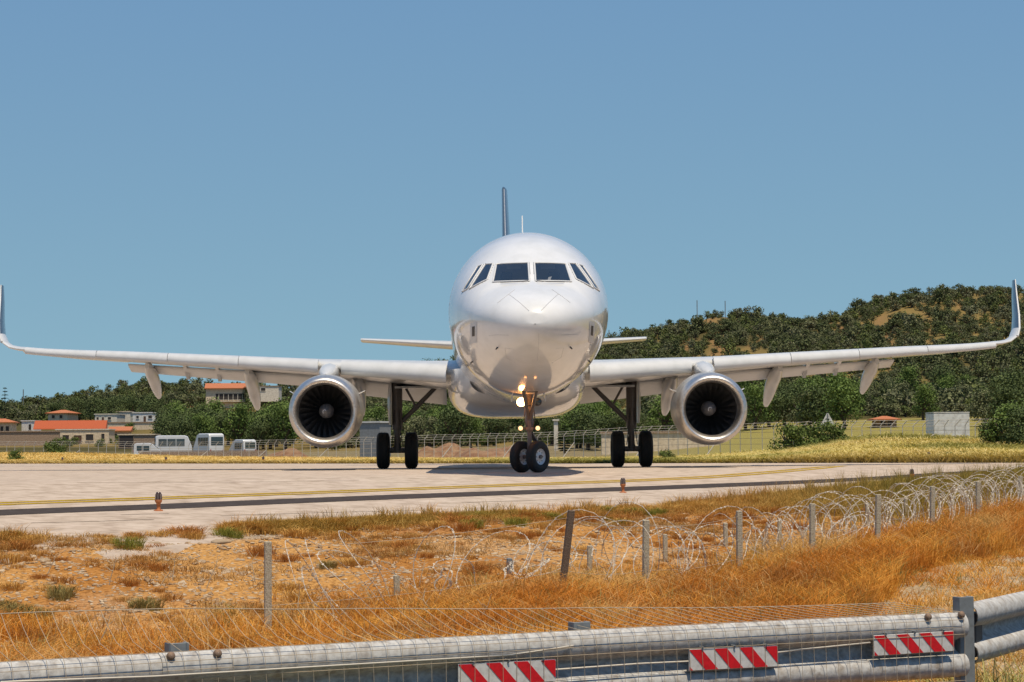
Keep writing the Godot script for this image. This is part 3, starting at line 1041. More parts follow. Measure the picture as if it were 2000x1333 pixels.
	g.prism([Vector2(0, -.1), Vector2(.46, -.1), Vector2(.40, .70), Vector2(.26, .70)], 0.028, Vector3(-.04, 6.02, -8.6), Basis(Vector3(0, 0, -1), Vector3.UP, Vector3.RIGHT))
	put("antenna", g, M.fus, p)
	nose_gear(p)

# ------------------------------------------------------------------ taxiway lights
func edge_light(label: String, at: Vector3, s := 1.0):
	var t := thing("taxiway_edge_light", at, label, "edge light", "lights along the taxiway edge")
	t.scale = Vector3.ONE * s
	var g := Geo.new()
	g.lathe([[-.02, .07], [.012, .07], [.016, .05], [.02, .032], [.06, .028], [.11, .034], [.135, .052], [.15, .058], [.158, .04]], Vector3.ZERO, Basis(), 20)
	put("stem", g, M.lightbase, t)
	g = Geo.new()
	g.lathe([[.155, .056], [.165, .060], [.17, .045]], Vector3.ZERO, Basis(), 20)
	put("collar", g, M.lightbase, t)
	g = Geo.new()
	g.lathe([[.165, .048], [.2, .050], [.26, .044], [.285, .034], [.292, .001]], Vector3.ZERO, Basis(), 20)
	var l = put("lens", g, M.lightlens, t)
	g = Geo.new()
	for k in 8:
		var a := TAU * k / 8
		var o := Vector3(cos(a), 0, sin(a))
		g.tube([o * .052 + Vector3(0, .17, 0), o * .053 + Vector3(0, .2, 0), o * .047 + Vector3(0, .26, 0)], .005, 5)
	put("rib", g, M.lightrib, l)

# ------------------------------------------------------------------ guard rail with mesh
func beam(pts: Array, top: float, parent, lean := 0.0):
	# pressed steel profile (out towards the road, down from the top)
	var prof := [[.0, -.02], [.012, -.004], [.035, .0], [.06, -.01], [.080, -.032], [.088, -.06], [.086, -.085], [.074, -.105], [.045, -.122], [.01, -.136], [.004, -.155], [.006, -.175], [.03, -.192], [.062, -.205], [.08, -.224], [.088, -.25], [.084, -.276], [.066, -.298], [.035, -.31], [.012, -.302]]
	var g := Geo.new()
	var rows := []
	for i in pts.size():
		var t: Vector3 = (pts[min(i + 1, pts.size() - 1)] - pts[max(i - 1, 0)])
		t.y = 0; t = t.normalized()
		var o := Vector3(-t.z, 0, t.x)
		if o.z < 0: o = -o
		var ring := []
		for q in prof: ring.append(pts[i] + o * q[0] + Vector3(0, top + q[1], 0))
		for k in range(prof.size() - 1, -1, -1): ring.append(pts[i] + o * (prof[k][0] - .004) + Vector3(0, top + prof[k][1] , 0))
		rows.append(ring)
	g.grid(rows, true)
	return put("beam", g, M.galv, parent)

func rail_point(px: float) -> Array:
	# [position on the rail line at y 0, tangent, outward]
	var k := (px - 1000.0) / F
	var x := -5.4
	while x < 2.3 and x / curve(RAIL_LINE, x) < k: x += 0.004
	var t := Vector3(0.01, 0, -(curve(RAIL_LINE, x + .005) - curve(RAIL_LINE, x - .005))).normalized()
	var o := Vector3(-t.z, 0, t.x)
	if o.z < 0: o = -o
	return [Vector3(x, 0, -curve(RAIL_LINE, x)), t, o]

func guard_rail():
	const TOPY := -0.28
	var base := Vector3(-1.98, -1.04, -8.2)
	var t := thing("guardrail", base, "galvanised steel crash barrier running along the roadside below the wire mesh", "guardrail")
	var pts := []
	var x := -5.4
	while x < 2.21:
		pts.append(Vector3(x, -base.y * 0 , -curve(RAIL_LINE, x)) - Vector3(base.x, base.y, base.z))
		x += 0.12
	var b1 = beam(pts, TOPY, t)
	b1.set_meta("label", "long pressed steel rail with two rounded ribs")
	for px in [355.0, 1140.0, 1856.0, -420.0]:
		var r := rail_point(px)
		var q: Vector3 = r[0] - base
		var rot := Basis(r[1], Vector3.UP, r[1].cross(Vector3.UP))
		var g := Geo.new()
		var high := 0.03 if px < 1800 else 0.075
		var mid: Vector3 = q - r[2] * (0.09 if px < 1800 else 0.0)
		if px > 1800.0: mid += r[1] * 0.035
		var y0 := -1.3; var y1 := TOPY + high
		# channel section post
		var c: Vector3 = mid + Vector3(0, (y0 + y1) / 2, 0)
		g.cbox(c + rot * Vector3(0, 0, .045), Vector3(.085, y1 - y0, .008), .002, rot)
		g.cbox(c + rot * Vector3(.039, 0, .018), Vector3(.008, y1 - y0, .05), .002, rot)
		g.cbox(c + rot * Vector3(-.039, 0, .018), Vector3(.008, y1 - y0, .05), .002, rot)
		put("post", g, M.galvdark, t)
		g = Geo.new()
		g.cbox(q - r[2] * 0.02 + Vector3(0, TOPY - .155, 0), Vector3(.10, .2, .05), .004, rot)
		put("spacer", g, M.galvdark, t)
	for b in [[318.0, 1283.0], [408.0, 1278.0], [1785.0, 1206.0], [1849.0, 1202.0]]:
		var r := rail_point(b[0])
		var g := Geo.new()
		var d: float = -r[0].z
		var y := P(b[0], b[1], d - 0.09).y
		var q: Vector3 = r[0] + r[2] * .083 - base
		q.y = y - base.y
		var o: Vector3 = (r[2] + Vector3(0, .35, 0)).normalized()
		g.lathe([[-.01, .017], [.004, .017], [.009, .011], [.010, .001]], q, Basis(r[1], o, r[1].cross(o)), 14)
		put("bolt", g, M.bolt, t)
	# overlap of two lengths of rail
	var r0 := rail_point(300.0); var r1 := rail_point(436.0)
	var lap := []
	for i in 6: lap.append(r0[0].lerp(r1[0], i / 5.0) + r0[2] * 0.006 - base)
	var lp = beam(lap, TOPY + 0.002, t)
	lp.name = "lapped_end"
	# second length, bending away behind the stout post
	var base2 := Vector3(2.42, -1.04, -10.75)
	var t2 := thing("guardrail", base2, "weathered crash barrier length bending away beyond the stout end post", "guardrail")
	pts = []
	for q in [[2.25, 10.72], [2.52, 11.2], [2.83, 11.75], [3.4, 12.8], [4.4, 14.8], [6.2, 18.2], [8.2, 20.9]]: pts.append(Vector3(q[0], 0, -q[1]) - base2)
	beam(pts, TOPY + 0.015, t2)
	for q in [[3.2, 12.6], [5.0, 16.1]]:
		var g := Geo.new()
		g.cbox(Vector3(q[0] - .1, -.85, -q[1] - .02) - base2, Vector3(.09, 1.15, .1), .004, Basis(Vector3.UP, 1.1))
		put("post", g, M.galvdark, t2)
	var g2 := Geo.new()
	g2.cbox(Vector3(2.34, TOPY - .15, -10.83) - base2, Vector3(.16, .22, .05), .006, Basis(Vector3.UP, 1.15))
	put("spacer", g2, M.geardark, t2)
	# striped boards
	var boards := [[966.0, 1294.0, "red and white striped reflector board below the leaning dark post", .475], [1403.0, 1266.0, "red and white striped reflector board between the two others on the rail", .47], [1753.0, 1238.0, "red and white striped reflector board beside the stout end post of the rail", .46]]
	for b in boards:
		var r := rail_point(b[0])
		var d: float = -r[0].z - 0.1
		var top := P(b[0], b[1], d).y
		var ctr: Vector3 = r[0] + r[2] * 0.098
		var h := 0.096
		var w: float = b[3]
		ctr.y = top - h / 2
		var bt := thing("reflector_board", ctr - Vector3(0, h / 2, 0), b[2], "reflector board", "striped boards on the crash barrier")
		var rot := Basis(r[1], Vector3.UP, r[1].cross(Vector3.UP)) * Basis(Vector3.BACK, rng.randf_range(-.012, .012))
		var c := Vector3(0, h / 2, 0)
		var g := Geo.new()
		g.cbox(c, Vector3(w, h, .006), .0015, rot)
		put("plate", g, M.board, bt)
		g = Geo.new()
		g.cbox(c - rot.z * 0.02 + Vector3(0, -h * .50, 0), Vector3(w * .97, .014, .03), .003, rot)
		put("bracket", g, M.galvdark, bt)
		var pitch := w / 3.55
		for k in range(-1, 5):
			var a := -w / 2 + k * pitch
			var poly := []
			var sl := 0.085
			for v in [Vector2(a, h / 2 - .002), Vector2(a + pitch * .5, h / 2 - .002), Vector2(a + pitch * .5 + sl, -h / 2 + .002), Vector2(a + sl, -h / 2 + .002)]: poly.append(v)
			var clip := Geometry2D.intersect_polygons(PackedVector2Array(poly), PackedVector2Array([Vector2(-w / 2 + .002, -h), Vector2(w / 2 - .002, -h), Vector2(w / 2 - .002, h), Vector2(-w / 2 + .002, h)]))
			for pl in clip:
				g = Geo.new()
				var pp := []
				for v in pl: pp.append(v)
				g.prism(pp, .0016, c + rot.z * .0042 * (1 if rot.z.z > 0 else -1), rot)
				put("stripe", g, M.red, bt)
		for k in [-.36, .0, .36]:
			g = Geo.new()
			g.tube([c + rot * Vector3(k * w, h * .46, .004), c + rot * Vector3(k * w + .004, h * .56, .012), c + rot * Vector3(k * w, h * .6, -.02)], .004, 6)
			put("clip", g, M.galvdark, bt)

	# wire mesh draped over the rail
	var g := Geo.new()
	x = -3.4
	var sheet := []
	while x < 2.14:
		var d := curve(RAIL_LINE, x)
		var tn := Vector3(0.01, 0, -(curve(RAIL_LINE, x + .005) - curve(RAIL_LINE, x - .005))).normalized()
		var o := Vector3(-tn.z, 0, tn.x)
		if o.z < 0: o = -o
		var bow := noise_a.get_noise_2d(x * 40.0, 7.0) * 0.02
		var k1 := smoothstep(-2.2, 2.1, x)
		var lean := lerpf(-.02, -.17, k1)
		var up := lerpf(.17, .035, k1)
		var row := []
		for q in [[-.22, up, lean * 1.0], [-.17, up * .66, lean * .62], [-.08, up * .25, lean * .2], [.075, .006, 0.0], [.098, -.03, 0.0], [.102, -.1, .004], [.104, -.2, .006], [.106, -.32, .008], [.108, -.5, .01]]:
			row.append(Vector3(x, TOPY + q[1] + (bow if q[0] < 0 else bow * .25), -d) + o * (q[0] + abs(bow) * .3) + tn * (q[2] + noise_b.get_noise_2d(x * 90.0, q[1] * 300.0) * .008))
		sheet.append(row)
		x += 0.060
	for row in sheet: g.tube(row, .0013, 4, false)
	for k in sheet[0].size():
		var path := []
		for row in sheet: path.append(row[k])
		if k != 6 and k != 1 and k != 2: g.tube(path, .0013 if k > 0 else .0018, 4, false)
	for k in [4]:
		var path := []
		for row in sheet: path.append(row[k].lerp(row[k + 1], .5) + Vector3(0, 0, .003))
		g.tube(path, .0013, 4, false)
	meta(put("wire_mesh", g, M.wire), "thin rusty wire mesh sheet draped over the crash barrier", "wire mesh")
	# slack wires below the rail
	for w in [[[[0, 1333], [300, 1322], [700, 1298], [1000, 1280], [1120, 1262]], "loose straight wire sagging under the long rail's upper rib"], [[[1080, 1309], [1250, 1297], [1400, 1290], [1560, 1270], [1700, 1256]], "pale bent wire strung between two striped boards"]]:
		g = Geo.new()
		var path := []
		for q in w[0]:
			var r := rail_point(q[0])
			path.append(P(q[0], q[1], -r[0].z - .115))
		g.tube(path, .004, 6)
		meta(put("slack_wire", g, M.razor), w[1], "wire")

# ------------------------------------------------------------------ roadside fence
func fence_post(g: Geo, foot: Vector3, top: Vector3, w: float, deep := 0.07):
	var ax := (top - foot).normalized()
	var side := ax.cross(Vector3(0.25, 0, 1)).normalized()
	var b := Basis(side, ax, side.cross(ax))
	var a := foot - ax * 0.25
	g.cbox((a + top) / 2, Vector3(w, (top - a).length(), deep), .008, b)

func wire_fence():
	# px of the foot, py of the foot, px and py of the top
	var posts := [[523, 1252, 523, 1058, 1], [1095, 1180, 1116, 997, 2], [1261, 1168, 1262, 1016, 1], [1445, 1143, 1444, 998, 1], [1587, 1122, 1587, 984, 1], [1714, 1096, 1716, 966, 1], [1821, 1066, 1822, 950, 1], [1910, 1036, 1911, 941, 1], [1994, 1012, 1994, 930, 1]]
	var first := hit(posts[0][0], posts[0][1])
	var t := thing("wire_fence", first, "line of slim concrete posts strung with wire between embankment and road", "fence")
	var tops := []
	for q in posts:
		var f := hit(q[0], q[1]) if q[4] == 1 else hit(q[0], q[1])
		var top := P(q[2], q[3], -f.z)
		var g := Geo.new()
		fence_post(g, f - first, top - first, .068 if q[4] == 1 else .066, .058)
		var o = put("post", g, M.concrete if q[4] == 1 else M.wood, t)
		if q[4] == 2: o.set_meta("label", "dark weathered timber post leaning over")
		tops.append([f - first, top - first])
	for h in [0.35, 0.6, 0.92]:
		var g := Geo.new()
		for i in tops.size() - 1:
			var a: Vector3 = tops[i][0].lerp(tops[i][1], h); var b: Vector3 = tops[i + 1][0].lerp(tops[i + 1][1], h)
			g.tube([a, a.lerp(b, .25) - Vector3(0, .03, 0), a.lerp(b, .5) - Vector3(0, .045, 0), a.lerp(b, .75) - Vector3(0, .03, 0), b], .0025, 4, false)
		put("strand", g, M.wire, t)
	# older row behind
	var old := [[776, 1192, 774, 1124, "short broken concrete post stub standing on a pale slab"], [996, 1152, 995, 1090, "short dark grey post behind the tangled wire"], [1152, 1118, 1152, 1066, ""], [1300, 1098, 1299, 1044, ""], [1418, 1076, 1417, 1022, ""], [1523, 1062, 1523, 1013, ""], [1695, 1030, 1694, 983, ""], [1770, 1016, 1769, 973, ""], [1840, 998, 1840, 964, ""]]
	for q in old:
		var f := hit(q[0], q[1])
		var top := P(q[2], q[3], -f.z)
		var g := Geo.new()
		fence_post(g, Vector3.ZERO, top - f, .058, .05)
		var o := put("fence_post", g, M.concrete if q[0] != 996 else M.galvdark)
		o.position = f
		meta(o, q[4] if q[4] else "slim concrete post of the older row behind the wire coils", "post", "" if q[4] else "posts of the older fence row")
	# pale slab at the broken stub
	var s := hit(800, 1194)
	var g := Geo.new()
	g.cbox(Vector3(0, .0, 0), Vector3(1.1, .09, .3), .02, Basis(Vector3.UP, .25))
	var o := put("concrete_slab", g, M.rock)
	o.position = s
	meta(o, "pale flat slab lying at the foot of the broken stub", "slab")

func razor_coil(called: String, label: String, path: Array, rad: float, pitch: float, seed_: int, jitter := 0.25):
	var r := RandomNumberGenerator.new()
	r.seed = seed_
	var g := Geo.new()
	var pts := []
	var ang := 0.0
	var rr := rad
	var loops := 0.0
	for i in path.size() - 1:
		var a: Vector3 = path[i]; var b: Vector3 = path[i + 1]
		var ln := a.distance_to(b)
		var turns := ln / pitch
		var n := int(turns * 22)
		var ax := (b - a).normalized()
		var u := Vector3.UP
		var v := ax.cross(u).normalized()
		for k in n:
			var t := float(k) / n
			ang += TAU / 22
			var wob := 1.0 + jitter * noise_a.get_noise_2d(ang * 7.0, seed_ * 10.0) * 2.4
			var c := a.lerp(b, t) + ax * noise_b.get_noise_2d(ang * 9.0, seed_ * 4.0) * pitch * 1.1
			var tilt := noise_c.get_noise_2d(ang * 4.0, seed_ * 7.0) * 3.6
			var p := c + (u * sin(ang) + v * cos(ang) * 0.8) * rr * wob + ax * sin(ang + .6) * rr * tilt
			pts.append(p)
	g.tube(pts, .0038, 4, false)
	for i in pts.size() - 1:
		for k in 2:
			var p: Vector3 = pts[i].lerp(pts[i + 1], k * .5 + r.randf() * .3)
			var d: Vector3 = (pts[i + 1] - pts[i]).normalized()
			var q := Vector3(r.randfn(), r.randfn(), r.randfn()).cross(d).normalized()
			g.quad(p - d * .006 - q * .012, p + d * .008 - q * .010, p + d * .006 + q * .012, p - d * .008 + q * .010)
	meta(put(called, g, M.razor), label, "razor wire")

func razor_wire():
	var a := []
	for q in [[1.2, 23.6], [2.0, 25.2], [2.85, 26.9], [4.04, 28.9], [5.35, 31.4], [6.75, 34.0], [8.35, 38.0], [10.0, 41.0], [12.0, 44.0]]:
		a.append(on_ground(q[0], q[1]) + Vector3(0, .40, 0))
	razor_coil("razor_wire", "rusty pale razor wire coil stretched along the concrete posts", a, .36, .30, 3, .5)
	var b := []
	for q in [[3.1, 27.6], [4.3, 29.7], [5.6, 32.0], [7.0, 34.7], [8.6, 38.6], [10.4, 41.8]]:
		b.append(on_ground(q[0], q[1]) + Vector3(0, .42, 0))
	razor_coil("razor_wire", "denser second razor wire coil piled behind the far fence posts", b, .38, .24, 8, .5)
	var c := []
	for q in [[-2.1, 20.4], [-1.2, 20.8], [-.3, 21.3], [.4, 22.0], [1.2, 23.4]]:
		c.append(on_ground(q[0], q[1]) + Vector3(0, .33, 0))
	razor_coil("razor_wire", "loose tangled razor wire loops sagging around the leaning timber post", c, .33, .25, 14, .6)

# ------------------------------------------------------------------ plants
func tuft(n: int, h: float, spread: float, wid: float, seed_: int, bend := 0.35) -> ArrayMesh:
	var r := RandomNumberGenerator.new()
	r.seed = seed_
	var g := Geo.new()
	for i in n:
		var a := r.randf() * TAU
		var rad := sqrt(r.randf()) * spread
		var p := Vector3(cos(a) * rad, 0, sin(a) * rad)
		var hh := h * r.randf_range(.5, 1.0)
		var ld := Vector3(r.randfn(), 0, r.randfn()) * bend * hh * 0.6 + p * 0.5
		var sd := Vector3(-sin(a + r.randf()), 0, cos(a + r.randf())) * wid
		var vary := r.randf_range(.85, 1.1)
		g.col = Color(vary, vary, vary)
		var m := p + ld * .35 + Vector3(0, hh * .6, 0)
		var t := p + ld + Vector3(0, hh * (1.0 - bend * .25), 0)
		g.quad(p - sd, m - sd * .7, m + sd * .7, p + sd)
		g.tri(m - sd * .7, t, m + sd * .7)
	return g.mesh()

func grass_near():
	var kinds := [tuft(14, .52, .10, .0035, 1, .8), tuft(16, .5, .15, .003, 2, 1.25), tuft(22, .40, .18, .0045, 3, .9)]
	var lists := [[], [], []]
	var r := RandomNumberGenerator.new()
	r.seed = 77
	# tall dry grass along the fence and behind the rail
	for i in 75000:
		var x := r.randf_range(-6.0, 13.0)
		var g := curve(RAIL_LINE, x); var f := curve(FENCE_LINE, x); var e := curve(EDGE_LINE, x)
		var d := r.randf_range(g + .4, f + 3.6)
		var px := 1000.0 + x / d * F
		if px < -150.0 or px > 2200.0: continue
		var n := noise_c.get_noise_2d(x * 18.0, d * 18.0) * .5 + .5
		var right := smoothstep(1.0, 2.6, x)
		var dens := lerpf(.8 * smoothstep(f + 3.6, f - 2.0, d), 1.0 * smoothstep(f + 1.9, f - .4, d), right)
		if x < 1.0: dens *= smoothstep(.35, .6, n) * 1.5
		# mown strip and gutter beside the rail on the far side of the bend
		var bare := x > 2.6 and d < f - lerpf(7.5, 4.0, smoothstep(2.6, 5.0, x)) and d > g
		if bare: dens *= .10
		if r.randf() > dens: continue
		var hh := r.randf_range(.55, 1.15) * lerpf(.72, 1.1, right)
		if bare: hh *= .45
		var c := Color(0.647, 0.249, 0.035).lerp(Color(0.745, 0.404, 0.091), r.randf())
		if n > .55: c = c.lerp(Color(0.534, 0.181, 0.028), .7)
		var patch := noise_a.get_noise_2d(x * 34.0, d * 16.0) * .5 + .5
		if patch < .44: c = c.lerp(Color(.38, .135, .03), smoothstep(.44, .3, patch) * .85)
		if patch > .58: c = c.lerp(Color(0.720, 0.460, 0.176), smoothstep(.58, .75, patch) * .8)
		if r.randf() < smoothstep(.5, .3, patch) * .45: continue
		hh *= lerpf(.75, 1.3, patch)
		if d < g + 3.0: c = c.lerp(Color(.62, .42, .16), .6)
		if r.randf() < .05: c = Color(.28, .26, .09)
		lists[r.randi() % 3].append([Transform3D(Basis(Vector3.UP, r.randf() * TAU).scaled(Vector3(1, hh, 1)), on_ground(x, d) - Vector3(0, .02, 0)), c])
	# pale grass on the embankment shoulder near the fence on the side of the broken stub
	for k in 3:
		scatter("dry_grass", kinds[k], M.straw, lists[k], ["tall rust coloured dry grass along the wire fence", "bent golden dry grass behind the crash barrier", "short straw coloured dry grass below the embankment"][k], "grass")
	var stems := []
	for i in 5200:
		var x := r.randf_range(-5.0, 12.0)
		var f := curve(FENCE_LINE, x)
		var d := r.randf_range(f - 7.0, f + 1.5)
		if d < curve(RAIL_LINE, x) + 1.0: continue
		if x > 2.6 and d < f - 4.0: continue
		if r.randf() > lerpf(.35, 1.0, smoothstep(.5, 2.5, x)): continue
		var b := Basis(Vector3.UP, r.randf() * TAU) * Basis(Vector3.RIGHT, r.randfn() * .22)
		stems.append([Transform3D(b.scaled(Vector3.ONE * r.randf_range(.6, 1.15)), on_ground(x, d)), Color(.80, .55, .24).lerp(Color(.45, .20, .06), r.randf())])
	scatter("seed_stems", tuft(5, .72, .16, .0032, 71, 1.1), M.straw, stems, "loose bent seed stems rising out of the dry grass", "grass")
	# weeds on the road side under the rail
	var wl := []
	for i in 700:
		var px := r.randf_range(-60.0, 1960.0)
		var q := rail_point(minf(px, 1880.0))
		var green := noise_a.get_noise_2d(px * .35, 2.0) > -.05
		if (px > 900.0 and px < 1880.0) or px < 430.0: continue
		if not green and r.randf() < .6: continue
		var p: Vector3 = q[0] + q[2] * r.randf_range(.14, .5)
		p.y = -1.04
		if px > 1880.0: p += Vector3((px - 1880.0) * .004, 0, r.randf_range(-1.2, -.2))
		var hh := r.randf_range(1.15, 1.55)
		if r.randf() < .3: hh *= .8
		wl.append([Transform3D(Basis(Vector3.UP, r.randf() * TAU).scaled(Vector3(1.1, hh, 1.1)), p), Color(.25, .27, .07).lerp(Color(.55, .45, .18), r.randf())])
	scatter("roadside_weeds", tuft(20, .5, .15, .0035, 9, .9), M.straw, wl, "green and straw coloured weeds growing against the crash barrier", "weeds")

func small_tufts():
	# low cushions of dry grass spread over the embankment: things of their own
	var protos := []
	var specs := [["dry_tuft", "rust brown cushion of dry grass on the stony embankment", "dry tufts on the embankment", Color(.50, .22, .06), 60, .22, .17], ["dry_tuft", "golden brown cushion of dry grass on the stony embankment", "golden tufts on the embankment", Color(.60, .34, .10), 60, .2, .19], ["green_tuft", "green leafy weed cushion at the edge of the taxiway", "green weeds along the taxiway edge", Color(.26, .25, .05), 70, .26, .2], ["dark_tuft", "dark olive brown clump on the embankment", "dark clumps on the embankment", Color(.28, .22, .08), 60, .24, .16]]
	for s in specs:
		var g := tuft(s[4] * 4, s[5], s[6], .0042, s[4] + protos.size() * 7, .9)
		var o := MeshInstance3D.new()
		o.mesh = g
		var m := foliage(s[3], .5)
		o.material_override = m
		meta(o, s[1], "tuft", s[2])
		protos.append(o)
	var r := RandomNumberGenerator.new()
	r.seed = 5
	var count := [0, 0, 0, 0]
	var place = func(k: int, p: Vector3, sc: float, tall := 1.0):
		var o = protos[k].duplicate()
		o.name = numbered(specs[k][0])
		add_child(o)
		o.transform = Transform3D(Basis(Vector3.UP, r.randf() * TAU).scaled(Vector3(sc, sc * tall, sc)), p - Vector3(0, .01, 0))
		count[k] += 1
	# green weeds where the photograph shows them along the pavement
	for q in [[440, 1048], [455, 1052], [890, 1022], [905, 1020], [925, 1030], [935, 1018], [975, 1018], [1010, 1016], [1045, 1020], [1070, 1018], [1085, 1020], [1180, 1006], [1183, 1020], [1220, 1006], [1240, 1006], [1275, 1010], [1285, 1006], [1215, 1028], [20, 1055], [250, 1072], [1010, 1030]]:
		var p := hit(q[0], q[1], true)
		place.call(2, p, r.randf_range(.55, .95))
	for q in [[115, 1172], [10, 1192], [35, 1205], [270, 1190], [290, 1192], [75, 1212], [640, 1110], [120, 1165]]:
		place.call(3, hit(q[0], q[1], true), r.randf_range(.6, .95))
	# the brown band along the pavement edge and thinning out downhill
	var tries := 0
	while count[0] + count[1] < 285 and tries < 20000:
		tries += 1
		var x := r.randf_range(-7.0, 15.0)
		var f := curve(FENCE_LINE, x); var e := curve(EDGE_LINE, x)
		var d := lerpf(f - .5, e + .1, pow(r.randf(), .6))
		var px := 1000.0 + x / d * F
		if px < -40.0 or px > 2040.0: continue
		var up := (d - f) / (e - f)
		var gap := px > 95.0 and px < 430.0
		var prob := .16 + .84 * smoothstep(.72, .93, up)
		if gap: prob = .10
		if px > 1350.0: prob = maxf(prob, .75 * smoothstep(.3, .6, up))
		prob *= smoothstep(.25, .55, noise_b.get_noise_2d(x * 25.0, d * 25.0) * .5 + .6)
		if r.randf() > prob: continue
		var k := 0 if r.randf() < .6 else 1
		place.call(k, on_ground(x, d), r.randf_range(.45, 1.15) * (1.15 if up > .8 else .9), r.randf_range(.7, 1.1))

func band_grass():
	# continuous brown-green growth along the pavement, thickest past the green weeds
	var r := RandomNumberGenerator.new()
	r.seed = 21
	var l := []
	for i in 26000:
		var x := r.randf_range(-8.0, 16.0)
		var f := curve(FENCE_LINE, x); var e := curve(EDGE_LINE, x)
		var d := e + .15 - absf(r.randfn()) * lerpf(.5, 2.6, smoothstep(2.0, 7.0, x))
		if d < f: continue
		var px := 1000.0 + x / d * F
		if px < -60.0 or px > 2060.0 or (px > 98.0 and px < 430.0): continue
		var n := noise_c.get_noise_2d(x * 16.0, d * 16.0) * .5 + .5
		if px < 1300.0 and r.randf() > smoothstep(.35, .65, n) * .8: continue
		var c := Color(.50, .24, .06).lerp(Color(.58, .36, .11), r.randf())
		var gr := smoothstep(1350.0, 1800.0, px) * .75
		if n > .6: gr = maxf(gr, .35)
		c = c.lerp(Color(.27, .23, .05), gr * r.randf_range(.6, 1.2))
		var hh := r.randf_range(.4, 1.0) * lerpf(.65, 1.25, smoothstep(1300.0, 1750.0, px))
		if r.randf() < .04: hh *= 1.9
		l.append([Transform3D(Basis(Vector3.UP, r.randf() * TAU).scaled(Vector3(1, hh, 1)), on_ground(x, d) - Vector3(0, .02, 0)), c])
	scatter("verge_grass", tuft(18, .36, .14, .005, 31, .6), M.straw, l, "brown and olive grass fringe along the edge of the taxiway", "grass")
	# low cushions too many to count
	l = []
	for i in 2600:
		var x := r.randf_range(-8.0, 14.0)
		var f := curve(FENCE_LINE, x); var e := curve(EDGE_LINE, x)
		var d := r.randf_range(f - 1.0, e - .2)
		var px := 1000.0 + x / d * F
		if px < -60.0 or px > 2060.0: continue
		var n := noise_b.get_noise_2d(x * 26.0, d * 26.0) * .5 + .5
		var up := (d - f) / (e - f)
		if r.randf() > smoothstep(.42, .62, n) * (.35 + .65 * smoothstep(.55, .85, up) + .4 * smoothstep(.35, .0, up)): continue
		var sc := r.randf_range(.3, .8)
		l.append([Transform3D(Basis(Vector3.UP, r.randf() * TAU).scaled(Vector3(sc, sc * r.randf_range(.6, 1.0), sc)), on_ground(x, d) - Vector3(0, .01, 0)), Color(.44, .19, .05).lerp(Color(.60, .34, .11), r.randf())])
	scatter("low_scrub", tuft(150, .2, .17, .0045, 44, .9), M.straw, l, "low rusty cushions of scrub crowding the embankment", "scrub")
	# thin stubble over the stony ground
	l = []
	for i in 30000:
		var x := r.randf_range(-7.0, 8.0)
		var f := curve(FENCE_LINE, x); var e := curve(EDGE_LINE, x)
		var d := r.randf_range(f - 2.0, e)
		var n := noise_a.get_noise_2d(x * 20.0, d * 20.0) * .5 + .5
		if r.randf() > smoothstep(.45, .68, n) * (1.0 if d < f + 5.0 else .6): continue
		l.append([Transform3D(Basis(Vector3.UP, r.randf() * TAU).scaled(Vector3(1, r.randf_range(.3, .9), 1)), on_ground(x, d) - Vector3(0, .01, 0)), Color(.42, .21, .07).lerp(Color(.5, .33, .14), r.randf())])
	scatter("stubble", tuft(12, .16, .13, .004, 35, .8), M.straw, l, "thin dry stubble on the stony embankment", "grass")

func stalks():
	var r := RandomNumberGenerator.new()
	r.seed = 19
	for q in [[85, 1130, 95, 1075], [210, 1145, 225, 1088], [335, 1130, 332, 1085], [400, 1150, 425, 1085], [305, 1150, 330, 1105], [580, 1195, 585, 1145], [600, 1200, 650, 1150], [695, 1175, 745, 1095], [810, 1175, 755, 1100], [812, 1180, 830, 1095], [905, 1170, 850, 1105], [735, 1190, 705, 1140], [500, 1140, 505, 1080], [410, 1240, 400, 1190], [180, 1285, 215, 1200], [640, 1230, 680, 1160], [920, 1240, 960, 1160], [870, 1225, 830, 1150]]:
		var f := hit(q[0], q[1])
		var t := P(q[2], q[3], -f.z) - f
		var g := Geo.new()
		var bend := Vector3(r.randf_range(-.08, .08), 0, r.randf_range(-.05, .05))
		g.tube([Vector3(0, -.05, 0), t * .35 + bend * .6, t * .7 + bend, t], [.006, .0055, .004, .002], 5)
		for k in 3:
			var a := t * r.randf_range(.45, .9) + bend
			g.tube([a, a + Vector3(r.randf_range(-.12, .12), r.randf_range(.02, .10), r.randf_range(-.05, .05))], [.003, .0015], 4)
		var o := put("dry_stalk", g, M.stalk)
		o.position = f
		meta(o, "thin pale dried stalk standing among the stones and stubble", "stalk", "dried stalks on the embankment")

